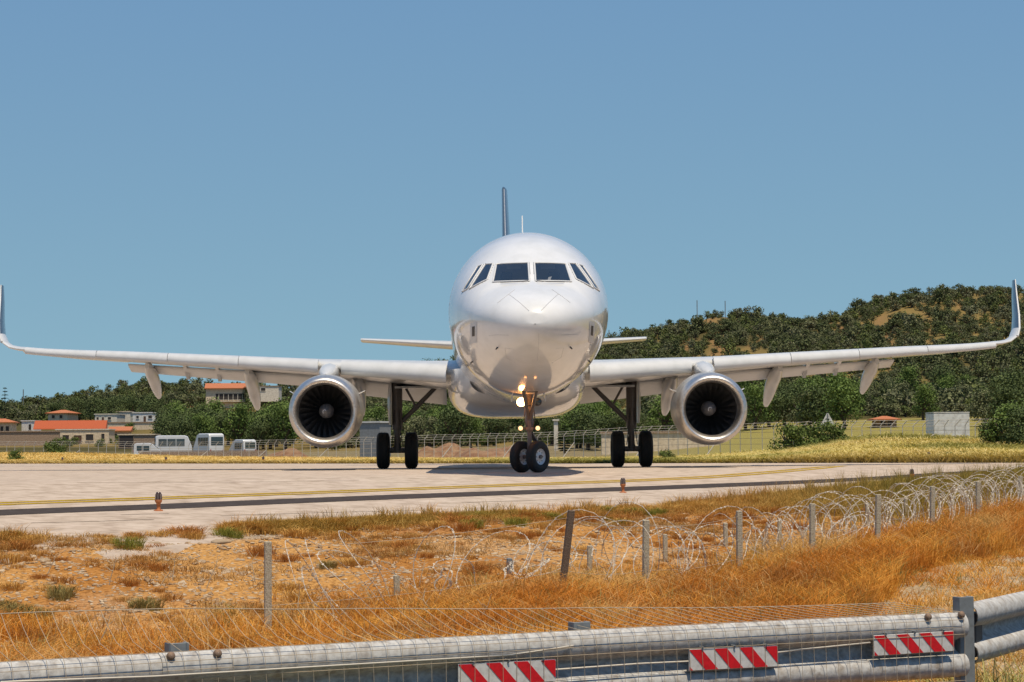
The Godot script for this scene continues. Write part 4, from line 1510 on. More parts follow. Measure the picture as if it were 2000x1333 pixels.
func stones():
	var r := RandomNumberGenerator.new()
	r.seed = 9
	var meshes := []
	for k in 5:
		var g := Geo.new()
		var rows := []
		for i in 6:
			var a := PI * i / 5.0 - PI / 2
			var ring := []
			for j in 8:
				var b := TAU * j / 8
				var q := Vector3(cos(a) * cos(b), sin(a), cos(a) * sin(b))
				var rad := 1.0 + noise_b.get_noise_3d(q.x * 60 + k * 90, q.y * 60, q.z * 60) * 1.1
				ring.append(Vector3(q.x * rad, q.y * rad * .55, q.z * rad * .8))
			rows.append(ring)
		g.grid(rows, true)
		meshes.append(g.mesh())
	var vc := textured(Color(1, 1, 1), .95, M.rock.albedo_texture, 3.0, false, null, 1.0, true)
	# rubble too small to count
	for k in 2:
		var l := []
		for i in 9000:
			var x := r.randf_range(-7.0, 8.0)
			var f := curve(FENCE_LINE, x); var e := curve(EDGE_LINE, x)
			var d := r.randf_range(f - 1.0, e - .1)
			var s := r.randf_range(.008, .03) * (1.6 if r.randf() < .08 else 1.0)
			var c := Color(.34, .22, .12).lerp(Color(.64, .54, .41), r.randf())
			l.append([Transform3D(Basis(Vector3.UP, r.randf() * TAU).scaled(Vector3.ONE * s), on_ground(x, d)), c])
		scatter("gravel", meshes[k], vc, l, ["small tan rubble strewn over the embankment", "loose pale pebbles strewn over the embankment"][k], "gravel")
	# stones one can pick out
	for q in [[85, 1096, .10, "flat pale stone among the rubble below the bare pavement edge"], [15, 1100, .16, ""], [275, 1103, .07, ""], [395, 1098, .09, ""], [350, 1104, .06, ""], [430, 1060, .14, ""], [60, 1110, .08, ""], [150, 1118, .05, ""], [310, 1093, .05, ""], [620, 1075, .06, ""], [820, 1072, .06, ""], [690, 1085, .07, ""], [470, 1095, .07, ""], [40, 1140, .05, ""], [215, 1110, .05, ""], [530, 1130, .05, ""], [700, 1120, .05, ""], [560, 1085, .06, ""], [340, 1165, .05, ""], [180, 1150, .05, ""], [1428, 1085, .16, "grey block lying among the wire coils"], [330, 1066, .1, ""], [300, 1062, .09, ""], [260, 1064, .08, ""]]:
		var o := MeshInstance3D.new()
		o.mesh = meshes[r.randi() % 5]
		o.material_override = M.rock
		o.name = numbered("stone")
		add_child(o)
		var p := hit(q[0], q[1], true)
		o.transform = Transform3D(Basis(Vector3.UP, r.randf() * TAU).scaled(Vector3(1, .8, 1) * q[2] * .85), p)
		meta(o, q[3] if q[3] else "fist sized tan stone lying on the bare embankment", "stone", "" if q[3] else "stones on the embankment")

func far_grass():
	var r := RandomNumberGenerator.new()
	r.seed = 33
	var l := []; var l2 := []
	for i in 52000:
		var px := r.randf_range(-120.0, 2120.0)
		var far := curve(FAR_EDGE, px)
		var d := far + r.randf() * r.randf() * 52.0
		var x := (px - 1000.0) / F * d
		var n := noise_a.get_noise_2d(x * 5.0, d * 5.0) * .5 + .5
		var right := smoothstep(500.0, 1250.0, px)
		var gold := Color(.74, .50, .17).lerp(Color(.80, .60, .25), r.randf())
		var green := Color(0.570, 0.475, 0.138).lerp(Color(0.736, 0.581, 0.263), r.randf())
		var c := gold.lerp(green, right)
		if d < far + 3.0: c = c.lerp(Color(.20, .19, .05), .55 * r.randf())
		if n > .56: c = c.lerp(Color(.26, .25, .07), .65 * right + .1)
		if n < .35: c = c.lerp(Color(.60, .44, .18), .5)
		var hh := r.randf_range(.5, 1.1) * lerpf(.8, 1.25, smoothstep(1300.0, 1700.0, px))
		(l if r.randf() < .5 else l2).append([Transform3D(Basis(Vector3.UP, r.randf() * TAU).scaled(Vector3(1.5, hh, 1.5)), on_ground(x, d) - Vector3(0, .03, 0)), c])
	scatter("field_grass", tuft(14, .5, .3, .016, 51, .9), M.straw, l, "ripe golden to yellow green meadow grass beyond the taxiway", "grass")
	scatter("field_grass", tuft(14, .42, .35, .02, 52, 1.3), M.straw, l2, "shorter dry meadow grass mixed in beyond the taxiway", "grass")

func crown_geo(seed_: int, w: float, h: float, lumps: int, leaves: int, leaf: float, low := 0.25, dark := Color(.075, .085, .035), light := Color(.14, .15, .06)) -> Geo:
	var r := RandomNumberGenerator.new()
	r.seed = seed_
	var g := Geo.new()
	for k in lumps:
		var a := r.randf() * TAU
		var t := r.randf()
		var rad := w * .5 * sqrt(r.randf()) * .72 * (1.0 - .45 * t)
		var c := Vector3(cos(a) * rad, h * lerpf(low + .12, .86, t), sin(a) * rad)
		var s := w * r.randf_range(.15, .27)
		var tone := dark.lerp(light, r.randf())
		for i in leaves:
			var dir := Vector3(r.randfn(), r.randfn(), r.randfn()).normalized()
			var p := c + dir * s * pow(r.randf(), .35) * Vector3(1, .8, 1)
			var n := (dir + Vector3(r.randfn(), r.randfn(), r.randfn()) * .55).normalized()
			var u := n.cross(Vector3(r.randfn(), r.randfn(), r.randfn())).normalized() * leaf * r.randf_range(.6, 1.2)
			var v := n.cross(u.normalized()) * leaf * r.randf_range(.4, .8)
			var vary := r.randf_range(.85, 1.15)
			g.col = Color(tone.r * vary, tone.g * vary, tone.b * vary)
			g.quad(p - u, p + v, p + u, p - v)
	return g

func trunk_geo(seed_: int, w: float, h: float) -> Geo:
	var r := RandomNumberGenerator.new()
	r.seed = seed_
	var g := Geo.new()
	var top := Vector3(r.randfn() * .1 * w, h * .5, r.randfn() * .1 * w)
	g.tube([Vector3(0, -.4, 0), Vector3(.02 * w, h * .2, 0), top], [w * .055, w * .045, w * .03], 7)
	for k in 4:
		var a := TAU * k / 4 + r.randf()
		g.tube([Vector3(.02 * w, h * (.22 + .06 * k), 0), Vector3(cos(a) * w * .16, h * .5, sin(a) * w * .16), Vector3(cos(a) * w * .3, h * .72, sin(a) * w * .3)], [w * .03, w * .02, w * .008], 5)
	return g

func hill_trees():
	# small trees on the slopes, crown and trunk in one mesh each
	var meshes := []
	var mats := []
	for t in [[Color(0.077, 0.090, 0.042), Color(0.140, 0.154, 0.070)], [Color(0.098, 0.109, 0.056), Color(0.182, 0.189, 0.091)], [Color(0.063, 0.077, 0.036), Color(0.119, 0.133, 0.059)], [Color(0.119, 0.126, 0.070), Color(0.210, 0.210, 0.119)], [Color(0.084, 0.105, 0.039), Color(0.168, 0.189, 0.063)]]:
		for v in 2:
			var m := ArrayMesh.new()
			var k := meshes.size()
			crown_geo(100 + k, 1.0, .85, 11, 30, .06, .05, t[0], t[1]).add_to(m)
			trunk_geo(130 + k, 1.0, .8).add_to(m)
			m.surface_set_material(0, M.leaf)
			m.surface_set_material(1, M.bark)
			meshes.append(m)
	var r := RandomNumberGenerator.new()
	r.seed = 404
	var cand := []
	var i := 0
	while i < 12500:
		i += 1
		var px := r.randf_range(-60.0, 2080.0)
		var d := sqrt(lerpf(300.0 * 300.0, 635.0 * 635.0, r.randf()))
		var x := (px - 1000.0) / F * d
		if px < 640.0 and d < 400.0: continue
		if px < 335.0 and d < 480.0: continue
		var y := ground_y(x, d)
		var right := px > 1120.0
		var w := noise_b.get_noise_2d(x * 1.6, d * 1.1) * .5 + .5
		var patchy := false
		var keep := 1.0 - .72 * smoothstep(.5, .7, w)
		for s in [[1395.0, 480.0, 612.0, 34.0], [1480.0, 500.0, 590.0, 18.0], [1640.0, 490.0, 600.0, 15.0], [1730.0, 490.0, 580.0, 18.0], [1815.0, 490.0, 610.0, 24.0], [1870.0, 510.0, 590.0, 15.0], [1335.0, 430.0, 550.0, 14.0], [325.0, 430.0, 550.0, 9.0]]:
			if d > s[1] and d < s[2] and absf(px - s[0]) < s[3] * .7: patchy = true
		if px > 1530.0 and px < 1700.0 and d < 380.0: keep *= .3
		if px > 395.0 and px < 560.0 and d > 470.0 and d < 550.0: keep *= .25
		if r.randf() > keep: continue
		var wd := r.randf_range(1.8, 4.0) if r.randf() < .88 else r.randf_range(4.0, 6.0)
		if patchy:
			wd *= .72
			if r.randf() < .12: continue
		if d > 600.0: wd *= .9
		cand.append([x, y, d, wd, r.randf_range(.7, 1.05), r.randi() % meshes.size(), r.randf() * TAU, px])
	# the largest in view become things, the rest one mass of scrub for each kind of crown
	cand.sort_custom(func(a, b): return a[3] / a[2] > b[3] / b[2])
	var rest := []
	for k in meshes.size(): rest.append([])
	var n := 0
	for c in cand:
		var xf := Transform3D(Basis(Vector3.UP, c[6]).scaled(Vector3(c[3], c[3] * c[4], c[3])), Vector3(c[0], c[1] - .15, -c[2]))
		if n < 290:
			var o := MeshInstance3D.new()
			o.mesh = meshes[c[5]]
			o.name = numbered("hillside_tree")
			add_child(o)
			o.transform = xf
			var left: bool = c[7] < 900.0
			var tone: String = ["grey green", "olive toned", "deep green", "dusty olive", "fresh green"][c[5] / 2] + (" tall" if c[4] > .9 else " squat")
			meta(o, tone + " evergreen on the low ridge behind the village" if left else tone + " evergreen on the steep hillside", "tree", "trees on the low ridge" if left else "trees on the steep hillside")
			n += 1
		else: rest[c[5]].append([xf, Color(1, 1, 1)])
	for k in meshes.size():
		if rest[k].is_empty(): continue
		var o = scatter("hillside_scrub", meshes[k], null, rest[k], ["grey green", "olive", "deep green", "dusty olive", "fresh green"][k / 2] + (" scrub covering the far slopes" if k % 2 == 0 else " bushes filling the gaps on the far slopes"), "scrub")
		o.material_override = null

func mid_trees():
	# trees between the perimeter fence and the hills
	var protos := []
	var specs := [["broadleaf_tree", 6.5, 6.5, 16, 170, .17, Color(0.070, 0.109, 0.031), Color(0.140, 0.196, 0.056)], ["broadleaf_tree", 7.5, 6.0, 18, 170, .17, Color(0.063, 0.087, 0.036), Color(0.119, 0.147, 0.059)], ["olive_tree", 6.0, 4.8, 14, 170, .15, Color(0.098, 0.109, 0.056), Color(0.196, 0.203, 0.105)], ["bush", 4.0, 2.4, 10, 150, .13, Color(0.070, 0.101, 0.028), Color(0.154, 0.196, 0.056)]]
	for s in specs:
		var root := Node3D.new()
		var k := protos.size()
		var c := MeshInstance3D.new()
		c.name = "crown"
		c.mesh = crown_geo(200 + k, s[1], s[2], s[3], s[4], s[5], .02 if s[0] == "bush" else .12, s[6], s[7]).mesh()
		c.material_override = M.leaf
		root.add_child(c)
		var t := MeshInstance3D.new()
		t.name = "trunk"
		t.mesh = trunk_geo(230 + k, s[1] * .8, s[2] * .85).mesh()
		t.material_override = M.bark
		root.add_child(t)
		root.set_meta("category", "bush" if s[0] == "bush" else "tree")
		protos.append([s[0], root])
	var r := RandomNumberGenerator.new()
	r.seed = 61
	var add = func(k: int, px: float, d0: float, sc: float, label: String, group: String, tall := 1.0):
		var o = protos[k][1].duplicate()
		o.name = numbered(protos[k][0])
		add_child(o)
		var d := d0 + (75.0 if px > 1668.0 and px < 1800.0 and d0 > 200.0 and d0 < 325.0 else 0.0)
		var x := (px - 1000.0) / F * d
		o.transform = Transform3D(Basis(Vector3.UP, r.randf() * TAU).scaled(Vector3(sc, sc * tall, sc)), on_ground(x, d))
		meta(o, label + ([" with lighter crown", " with broad crown", " with greyish crown", ""][k] if group else ""), "", group)
	for i in 46:
		add.call(r.randi() % 2, r.randf_range(318.0, 625.0), r.randf_range(310.0, 420.0), r.randf_range(.75, 1.2), "leafy green tree in the grove behind the parked buses", "trees of the grove behind the buses")
	for i in 16:
		add.call(3, r.randf_range(60.0, 330.0), r.randf_range(335.0, 445.0), r.randf_range(.45, .9), "garden bush among the village houses and walls", "bushes between the village houses")
	for i in 9:
		add.call(1, r.randf_range(105.0, 300.0), r.randf_range(455.0, 500.0), r.randf_range(.8, 1.1), "dark tree above the flat roofed village houses", "trees above the village houses")
	for i in 26:
		add.call(r.randi() % 3, r.randf_range(640.0, 900.0), r.randf_range(280.0, 400.0), r.randf_range(.7, 1.1), "green tree seen under the wing beside the grey shed", "trees under the wing")
	for i in 20:
		add.call(r.randi() % 3, r.randf_range(880.0, 1170.0), r.randf_range(260.0, 380.0), r.randf_range(.6, 1.0), "green tree seen below the belly of the airliner", "trees below the belly")
	for i in 12:
		add.call(r.randi() % 3, r.randf_range(1120.0, 1330.0), r.randf_range(250.0, 380.0), r.randf_range(.65, 1.05), "leafy tree at the foot of the hill beside the wheels", "trees at the foot of the hill")
	for i in 40:
		add.call([1, 2, 2, 0][r.randi() % 4], r.randf_range(1430.0, 1990.0), r.randf_range(255.0, 400.0), r.randf_range(.75, 1.2), "olive green tree standing low on the slope behind the perimeter fence", "olive trees low on the slope")
	# named single plants
	add.call(1, 833.0, 560.0, 1.1, "pair of round crowns rising above the wing near the fuselage", "")
	add.call(1, 858.0, 560.0, .95, "round dark crown showing right above the wing root", "")
	add.call(3, 1540.0, 112.0, .62, "wide green bush overgrowing the perimeter fence", "", 1.15)
	add.call(3, 1585.0, 113.0, .62, "tall green bush below the white triangular sign", "", 1.0)
	add.call(3, 1622.0, 114.0, .55, "smaller green bush at the end of the overgrown fence stretch", "", 1.1)
	add.call(3, 1300.0, 95.0, .25, "small round green bush between wheels and engine", "")
	add.call(3, 1850.0, 80.5, .16, "low round weed bush at the pavement end", "weed bushes at the pavement end")
	add.call(3, 1882.0, 80.0, .17, "low round weed bush at the pavement end", "weed bushes at the pavement end")
	add.call(3, 1925.0, 79.5, .22, "flat spreading weed bush beside the pavement curve", "", .6)
	add.call(3, 30.0, 139.0, .36, "solitary green bush on the golden field", "")
	add.call(3, 100.0, 182.0, .5, "dark bush breaking the perimeter fence below the village", "", 1.2)
	add.call(3, 122.0, 184.0, .4, "smaller dark bush beside the fence below the village", "", 1.2)
	add.call(0, 1968.0, 98.0, .46, "large dark green bush standing beside the white cabin", "", .75)
	add.call(1, 2010.0, 96.0, .42, "dense dark bush overlapping the large one by the cabin", "", .85)
	add.call(1, 1935.0, 99.0, .30, "lower skirt bush in front of the large dark bush", "", .8)
	# conifer and cypress
	for q in [[8.0, 480.0, 6.6, 1.9, "norfolk_pine", "tall narrow conifer rising over the village edge"], [1101.0, 250.0, 3.4, .95, "cypress", "dark column shaped cypress below the airliner belly"], [478.0, 520.0, 5.4, 1.7, "pine_tree", "sparse pine in front of the hillside house"]]:
		var d: float = q[1]
		var root := thing(q[4], on_ground((q[0] - 1000.0) / F * d, d), q[5], "tree")
		var g := Geo.new()
		var h: float = q[2] * (1.0 if q[4] != "norfolk_pine" else 1.35)
		var tiers := 11
		for k in tiers:
			var t := k / float(tiers - 1)
			var w: float = q[3] * (1.0 - .8 * t) if q[4] != "cypress" else q[3] * sin(PI * clampf(.2 + .75 * t, 0, 1))
			for i in 60:
				var a := r.randf() * TAU
				var rr := w * sqrt(r.randf())
				var p := Vector3(cos(a) * rr, h * lerpf(.12, .97, t) + r.randf_range(-.1, .1) * h / tiers * (2.0 if q[4] == "cypress" else 1.0) - rr * .12, sin(a) * rr)
				var u := Vector3(cos(a), -.2, sin(a)) * .22
				var v := Vector3(-sin(a), r.randf_range(-.4, .4), cos(a)) * .14
				g.col = Color(.05, .07, .03)
				g.quad(p - u, p + v, p + u, p - v)
		put("crown", g, M.leaf, root)
		g = Geo.new()
		g.tube([Vector3(0, -.3, 0), Vector3(0, h * .95, 0)], [.16, .03], 7)
		put("trunk", g, M.bark, root)

# ------------------------------------------------------------------ perimeter fence far behind
func perimeter_fence():
	var line := [[-150.0, 866.0, 215.0], [0.0, 869.0, 205.0], [130.0, 869.0, 195.0], [360.0, 871.0, 182.0], [560.0, 867.0, 172.0], [750.0, 861.0, 166.0], [900.0, 857.0, 160.0], [1100.0, 852.0, 150.0], [1200.0, 846.0, 143.0], [1330.0, 840.0, 135.0], [1480.0, 837.0, 127.0], [1640.0, 834.0, 121.0], [1830.0, 832.0, 116.0], [1960.0, 831.0, 112.0], [2100.0, 831.0, 110.0]]
	var first := on_ground(-40.0, 200.0)
	var t := thing("perimeter_fence", first, "white perimeter fence with slanted barbed wire arms behind the field", "fence")
	var px := -140.0
	var tops := []; var tips := []
	var k := 0
	while px < 2090.0:
		var d := curve(line, px, 2)
		var q := P(px, curve(line, px), d)
		var f := on_ground(q.x, d)
		q.y = maxf(q.y, f.y + .5)
		var g := Geo.new()
		var a := f - first - Vector3(0, .2, 0); var b := q - first
		g.tube([a, b], .024, 6)
		var tip := b + Vector3(.24, .32, .18) + Vector3(rng.randf_range(-.06, .06), rng.randf_range(-.03, .03), 0)
		g.tube([b, tip], .026, 6)
		if k % 7 == 3: g.tube([a + Vector3(-.9, .2, .1), b - Vector3(0, .5, 0)], .035, 6)
		put("post", g, M.palewire, t)
		tops.append(b); tips.append(tip)
		px += (20.0 if px > 1100.0 else 17.0) * rng.randf_range(.85, 1.15)
		k += 1
	for h in [0.0, .5, 1.0]:
		var g := Geo.new()
		var path := []
		for i in tops.size(): path.append(tops[i].lerp(tips[i], h) + Vector3(0, -.02, .01))
		g.tube(path, .010, 4, false)
		put("barbed_wire", g, M.palewire, t)
	for h in [.25, .6, .95]:
		var g := Geo.new()
		var path := []
		for i in tops.size(): path.append(tops[i] - Vector3(0, h, 0))
		g.tube(path, .010, 4, false)
		put("line_wire", g, M.wire, t)

# ------------------------------------------------------------------ village
func house(called: String, label: String, px: float, py: float, d: float, wpx: float, hpx: float, deep: float, wall: Material, turn: float, roof: String, roof_mat, wins: Array, category := "house"):
	# px, py: middle of the foot of the front wall; wins: [u0, v0, u1, v1, kind] in fractions of the front wall
	var at := P(px, py, d)
	var w := wpx * d / F
	var h := hpx * d / F
	var t := thing(called, at, label, category, "", turn)
	var g := Geo.new()
	g.box(Vector3(0, h / 2 - 1.0, -deep / 2), Vector3(w, h + 2.0, deep))
	put("wall", g, wall, t)
	g = Geo.new()
	if roof == "flat":
		g.box(Vector3(0, h + .06, -deep / 2), Vector3(w + (.3 if d > 200.0 else .03), .18 if d > 200.0 else .05, deep + (.3 if d > 200.0 else .03)))
	elif roof == "hip":
		var rh := w * .16; var o := .5
		var b := [Vector3(-w / 2 - o, h, o), Vector3(w / 2 + o, h, o), Vector3(w / 2 + o, h, -deep - o), Vector3(-w / 2 - o, h, -deep - o)]
		var r0 := Vector3(-w * .12, h + rh, -deep / 2); var r1 := Vector3(w * .12, h + rh, -deep / 2)
		g.quad(b[0], r0, r1, b[1]); g.quad(b[2], r1, r0, b[3]); g.tri(b[1], r1, b[2]); g.tri(b[3], r0, b[0]); g.quad(b[0], b[1], b[2], b[3])
		for i in 4: g.box((b[i] + b[(i + 1) % 4]) / 2 - Vector3(0, .07, 0), Vector3(abs(b[i].x - b[(i + 1) % 4].x) + .1, .12, abs(b[i].z - b[(i + 1) % 4].z) + .1))
	elif roof == "shed":
		var rh := h * .45
		g.prism([Vector2(.6, h - .1), Vector2(.6, h + .06), Vector2(-deep, h + rh), Vector2(-deep, h - .1)], w + .6, Vector3.ZERO, Basis(Vector3(0, 0, 1), Vector3.UP, Vector3(-1, 0, 0)))
	put("roof", g, roof_mat, t)
	for q in wins:
		var c := Vector3((lerpf(q[0], q[2], .5) - .5) * w, lerpf(q[1], q[3], .5) * h, 0)
		var sz := Vector2((q[2] - q[0]) * w, (q[3] - q[1]) * h)
		g = Geo.new()
		g.box(c + Vector3(0, 0, .03), Vector3(sz.x + .16, .09, .1) + Vector3(0, 0, 0))
		g = Geo.new()
		g.box(c + Vector3(0, sz.y / 2 + .04, .02), Vector3(sz.x + .16, .08, .1)); g.box(c - Vector3(0, sz.y / 2 + .04, -.04), Vector3(sz.x + .2, .08, .16))
		g.box(c + Vector3(sz.x / 2 + .04, 0, .02), Vector3(.08, sz.y, .1)); g.box(c - Vector3(sz.x / 2 + .04, 0, -.02), Vector3(.08, sz.y, .1))
		var f = put("door" if q[4] == "door" else "window", g, wall, t)
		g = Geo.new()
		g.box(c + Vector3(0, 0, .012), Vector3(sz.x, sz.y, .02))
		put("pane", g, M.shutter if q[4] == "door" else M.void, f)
	return t

func village():
	house("terracotta_roofed_house", "house with a hipped terracotta roof beside the mud coloured wall", 0, 858, 405, 46, 33, 6, M.cream, 0.1, "hip", M.tile2, [[.72, .4, .86, .75, "w"], [.5, .4, .62, .75, "w"]])
	house("garden_wall", "brown grey block wall with pale pillars below the village houses", 50, 872, 372, 130, 28, .5, M.mud, 0.02, "flat", M.mud, [], "wall")
	house("white_shed", "small white block building behind the brown wall", 54, 848, 412, 26, 25, 4, M.whitewash, -.1, "flat", M.whitewash, [[.55, .3, .75, .75, "w"]])
	var t = house("flat_roofed_house", "cream flat roofed house under a long red tiled strip", 160, 872, 388, 103, 32, 7, M.cream, .03, "flat", M.offwhite, [[.13, .3, .25, .68, "w"], [.34, .08, .49, .66, "door"], [.57, .35, .71, .72, "w"], [.86, .42, .92, .75, "w"], [.57, .02, .72, .14, "w"]])
	var h := 32.0 * 388 / F
	var g := Geo.new()
	g.prism([Vector2(.2, h + .12), Vector2(.1, h + .3), Vector2(-1.6, h + 1.75), Vector2(-1.9, h + 1.75), Vector2(-1.9, h + .12)], 13.2, Vector3(-2.35, 0, -.2), Basis(Vector3(0, 0, 1), Vector3.UP, Vector3(-1, 0, 0)))
	put("tiled_roof", g, M.tile, t)
	house("cream_house", "low cream house with two windows and a door on the terrace", 206, 829, 452, 44, 19, 6, M.offwhite, -.12, "flat", M.offwhite, [[.08, .45, .18, .72, "w"], [.32, .08, .42, .72, "door"], [.6, .45, .74, .72, "w"]])
	house("cream_annex", "plain cream annex behind the terrace house", 234, 827, 468, 40, 22, 5, M.offwhite, 0, "flat", M.cream, [])
	house("white_house", "white house with a dark doorway at the edge of the grove", 288, 829, 452, 58, 22, 6, M.whitewash, .1, "flat", M.whitewash, [[.36, .05, .44, .7, "door"], [.52, .5, .64, .78, "w"], [.12, .5, .2, .75, "w"]])
	house("retaining_wall", "tan rubble retaining wall below the terrace houses", 258, 846, 430, 100, 20, 2, M.cream, 0, "flat", M.mud, [], "wall")
	house("dark_shed", "dark shed with shaded front painted black and a pale flat roof beside the buses", 266, 874, 330, 70, 24, 5, M.mud, 0, "flat", M.cream, [[.02, .0, .42, .95, "w"]])  # the wide black pane is painted shade for an open front, no window
	t = house("hillside_house", "cream house with orange roof and veranda shade painted black on the ridge", 440, 786, 520, 76, 27, 8, M.cream, .12, "shed", M.tile2, [[.25, .12, .98, .62, "w"]])  # broad black pane paints the shade inside the veranda, not glass
	g = Geo.new()
	for k in 6: g.box(Vector3(-1.6 + k * 1.15, .9, .5), Vector3(.1, 2.0, .1))
	g.box(Vector3(1.3, .15, .5), Vector3(7.0, .12, .9)); g.box(Vector3(1.3, .55, .9), Vector3(7.0, .08, .06))
	put("veranda_rail", g, M.offwhite, t)
	house("upper_house", "pale house half hidden behind the pine on the ridge", 515, 770, 548, 58, 15, 7, M.offwhite, 0, "flat", M.mud, [[.1, .4, .25, .8, "w"], [.4, .4, .55, .8, "w"]])
	house("grey_shed", "grey sheet metal shed with a lighter end wall beside the wheels", 722, 884, 262, 46, 58, 2.6, M.greymetal, -.5, "flat", M.palemetal, [], "shed")
	house("red_roofed_house", "red roofed house showing between the trees behind the wheels", 814, 842, 345, 38, 17, 6, M.cream, .2, "hip", M.tile, [[.3, .3, .5, .7, "w"]])
	house("stone_wall", "long tan wall at the foot of the hill behind the fence", 1290, 862, 215, 230, 16, .5, M.cream, 0.03, "flat", M.mud, [], "wall")
	house("red_roofed_hut", "small hut with a bright orange hipped roof on the slope", 1732, 832, 262, 40, 13, 3.0, M.mud, 0, "hip", M.tile2, [[.2, .1, .45, .8, "w"], [.55, .1, .8, .8, "w"]], "hut")
	house("white_cabin", "plain white site cabin standing behind the perimeter fence", 1860, 856, 128, 70, 48, 2.2, M.palemetal, .03, "flat", M.whitewash, [], "cabin")
	house("white_pillar", "pale square pillar beside the dark cypress", 1086, 848, 252, 8, 26, .5, M.offwhite, 0, "flat", M.offwhite, [], "pillar")
	house("rubble_wall", "low grey brown rubble wall in front of the parked buses", 395, 897, 196, 250, 15, .5, M.mud, 0.02, "flat", M.mud, [], "wall")
	house("stone_cottage", "small tan cottage between the red tiled strip and the terrace", 232, 862, 400, 40, 20, 5, M.cream, .1, "shed", M.tile2, [[.2, .3, .4, .7, "w"], [.6, .05, .75, .7, "door"]])
	house("ochre_house", "ochre house peeping out of the trees above the village", 112, 822, 470, 40, 15, 6, M.cream, -.2, "hip", M.tile2, [[.2, .3, .35, .7, "w"], [.6, .3, .75, .7, "w"]])
	# heaps of reddish earth
	var vc := textured(Color(1, 1, 1), .95, M.rock.albedo_texture, .5, true, null, 1.0, true)
	for q in [[838.0, 226.0, 5.0, 1.5], [872.0, 228.0, 6.0, 1.8], [915.0, 224.0, 4.0, 1.2], [950.0, 222.0, 6.5, 1.7], [992.0, 226.0, 4.5, 1.5], [1030.0, 226.0, 5.0, 1.1], [560.0, 236.0, 6.0, 1.4]]:
		var gg := Geo.new()
		var rows := []; var cols := []
		for i in 9:
			var row := []; var cr := []
			for k in 24:
				var a := TAU * k / 24
				var t2 := i / 8.0
				var nz := noise_b.get_noise_2d(cos(a) * t2 * 60 + q[0], sin(a) * t2 * 60) * .9
				row.append(Vector3(cos(a) * t2 * q[2] / 2, q[3] * .7 * (1.0 + nz) * pow(1.0 - t2 * t2, 1.2) - .2, sin(a) * t2 * q[2] * .35))
				cr.append(Color(.22, .11, .065).lerp(Color(.38, .25, .15), rng.randf()))
			rows.append(row); cols.append(cr)
		gg.grid(rows, true, cols)
		var o := put("earth_heap", gg, vc)
		o.position = on_ground((q[0] - 1000.0) / F * q[1], q[1]) + Vector3(0, .1, 0)
		meta(o, "heap of reddish earth and rubble behind the perimeter fence", "heap", "earth heaps behind the fence")
	# masts
	for q in [[1363.0, 612.0, 587.0, 605.0, "thin antenna mast on the hilltop"], [44.0, 790.0, 761.0, 560.0, "short lattice mast on the low ridge"], [1190.0, 668.0, 645.0, 600.0, "thin pole where the hillside begins"], [1418.0, 600.0, 588.0, 608.0, "stubby antenna pole on the rounded hill shoulder"]]:
		var x: float = (q[0] - 1000.0) / F * q[3]
		var f := on_ground(x, q[3])
		var top := P(q[0], q[2], q[3])
		var gg := Geo.new()
		gg.tube([Vector3(0, -.3, 0), Vector3(0, top.y - f.y, 0)], .13, 6)
		var o := put("mast", gg, M.galvdark)
		o.position = f
		meta(o, q[4], "mast")
	# triangular sign seen from behind
	var sx := (1617.0 - 1000.0) / F * 140.0
	var sf := on_ground(sx, 140.0)
	var st := thing("triangle_sign", sf, "white triangular sign on a post above the overgrown fence", "sign")
	var c := P(1617.0, 820.0, 140.0) - sf
	g = Geo.new()
	g.prism([Vector2(-.5, -.42), Vector2(.5, -.42), Vector2(.05, .42), Vector2(-.05, .42)], .03, c)
	put("panel", g, M.palemetal, st)
	g = Geo.new()
	g.tube([Vector3(c.x, -.2, c.z + .05), c + Vector3(0, .4, .05)], .04, 8)
	put("post", g, M.galvdark, st)

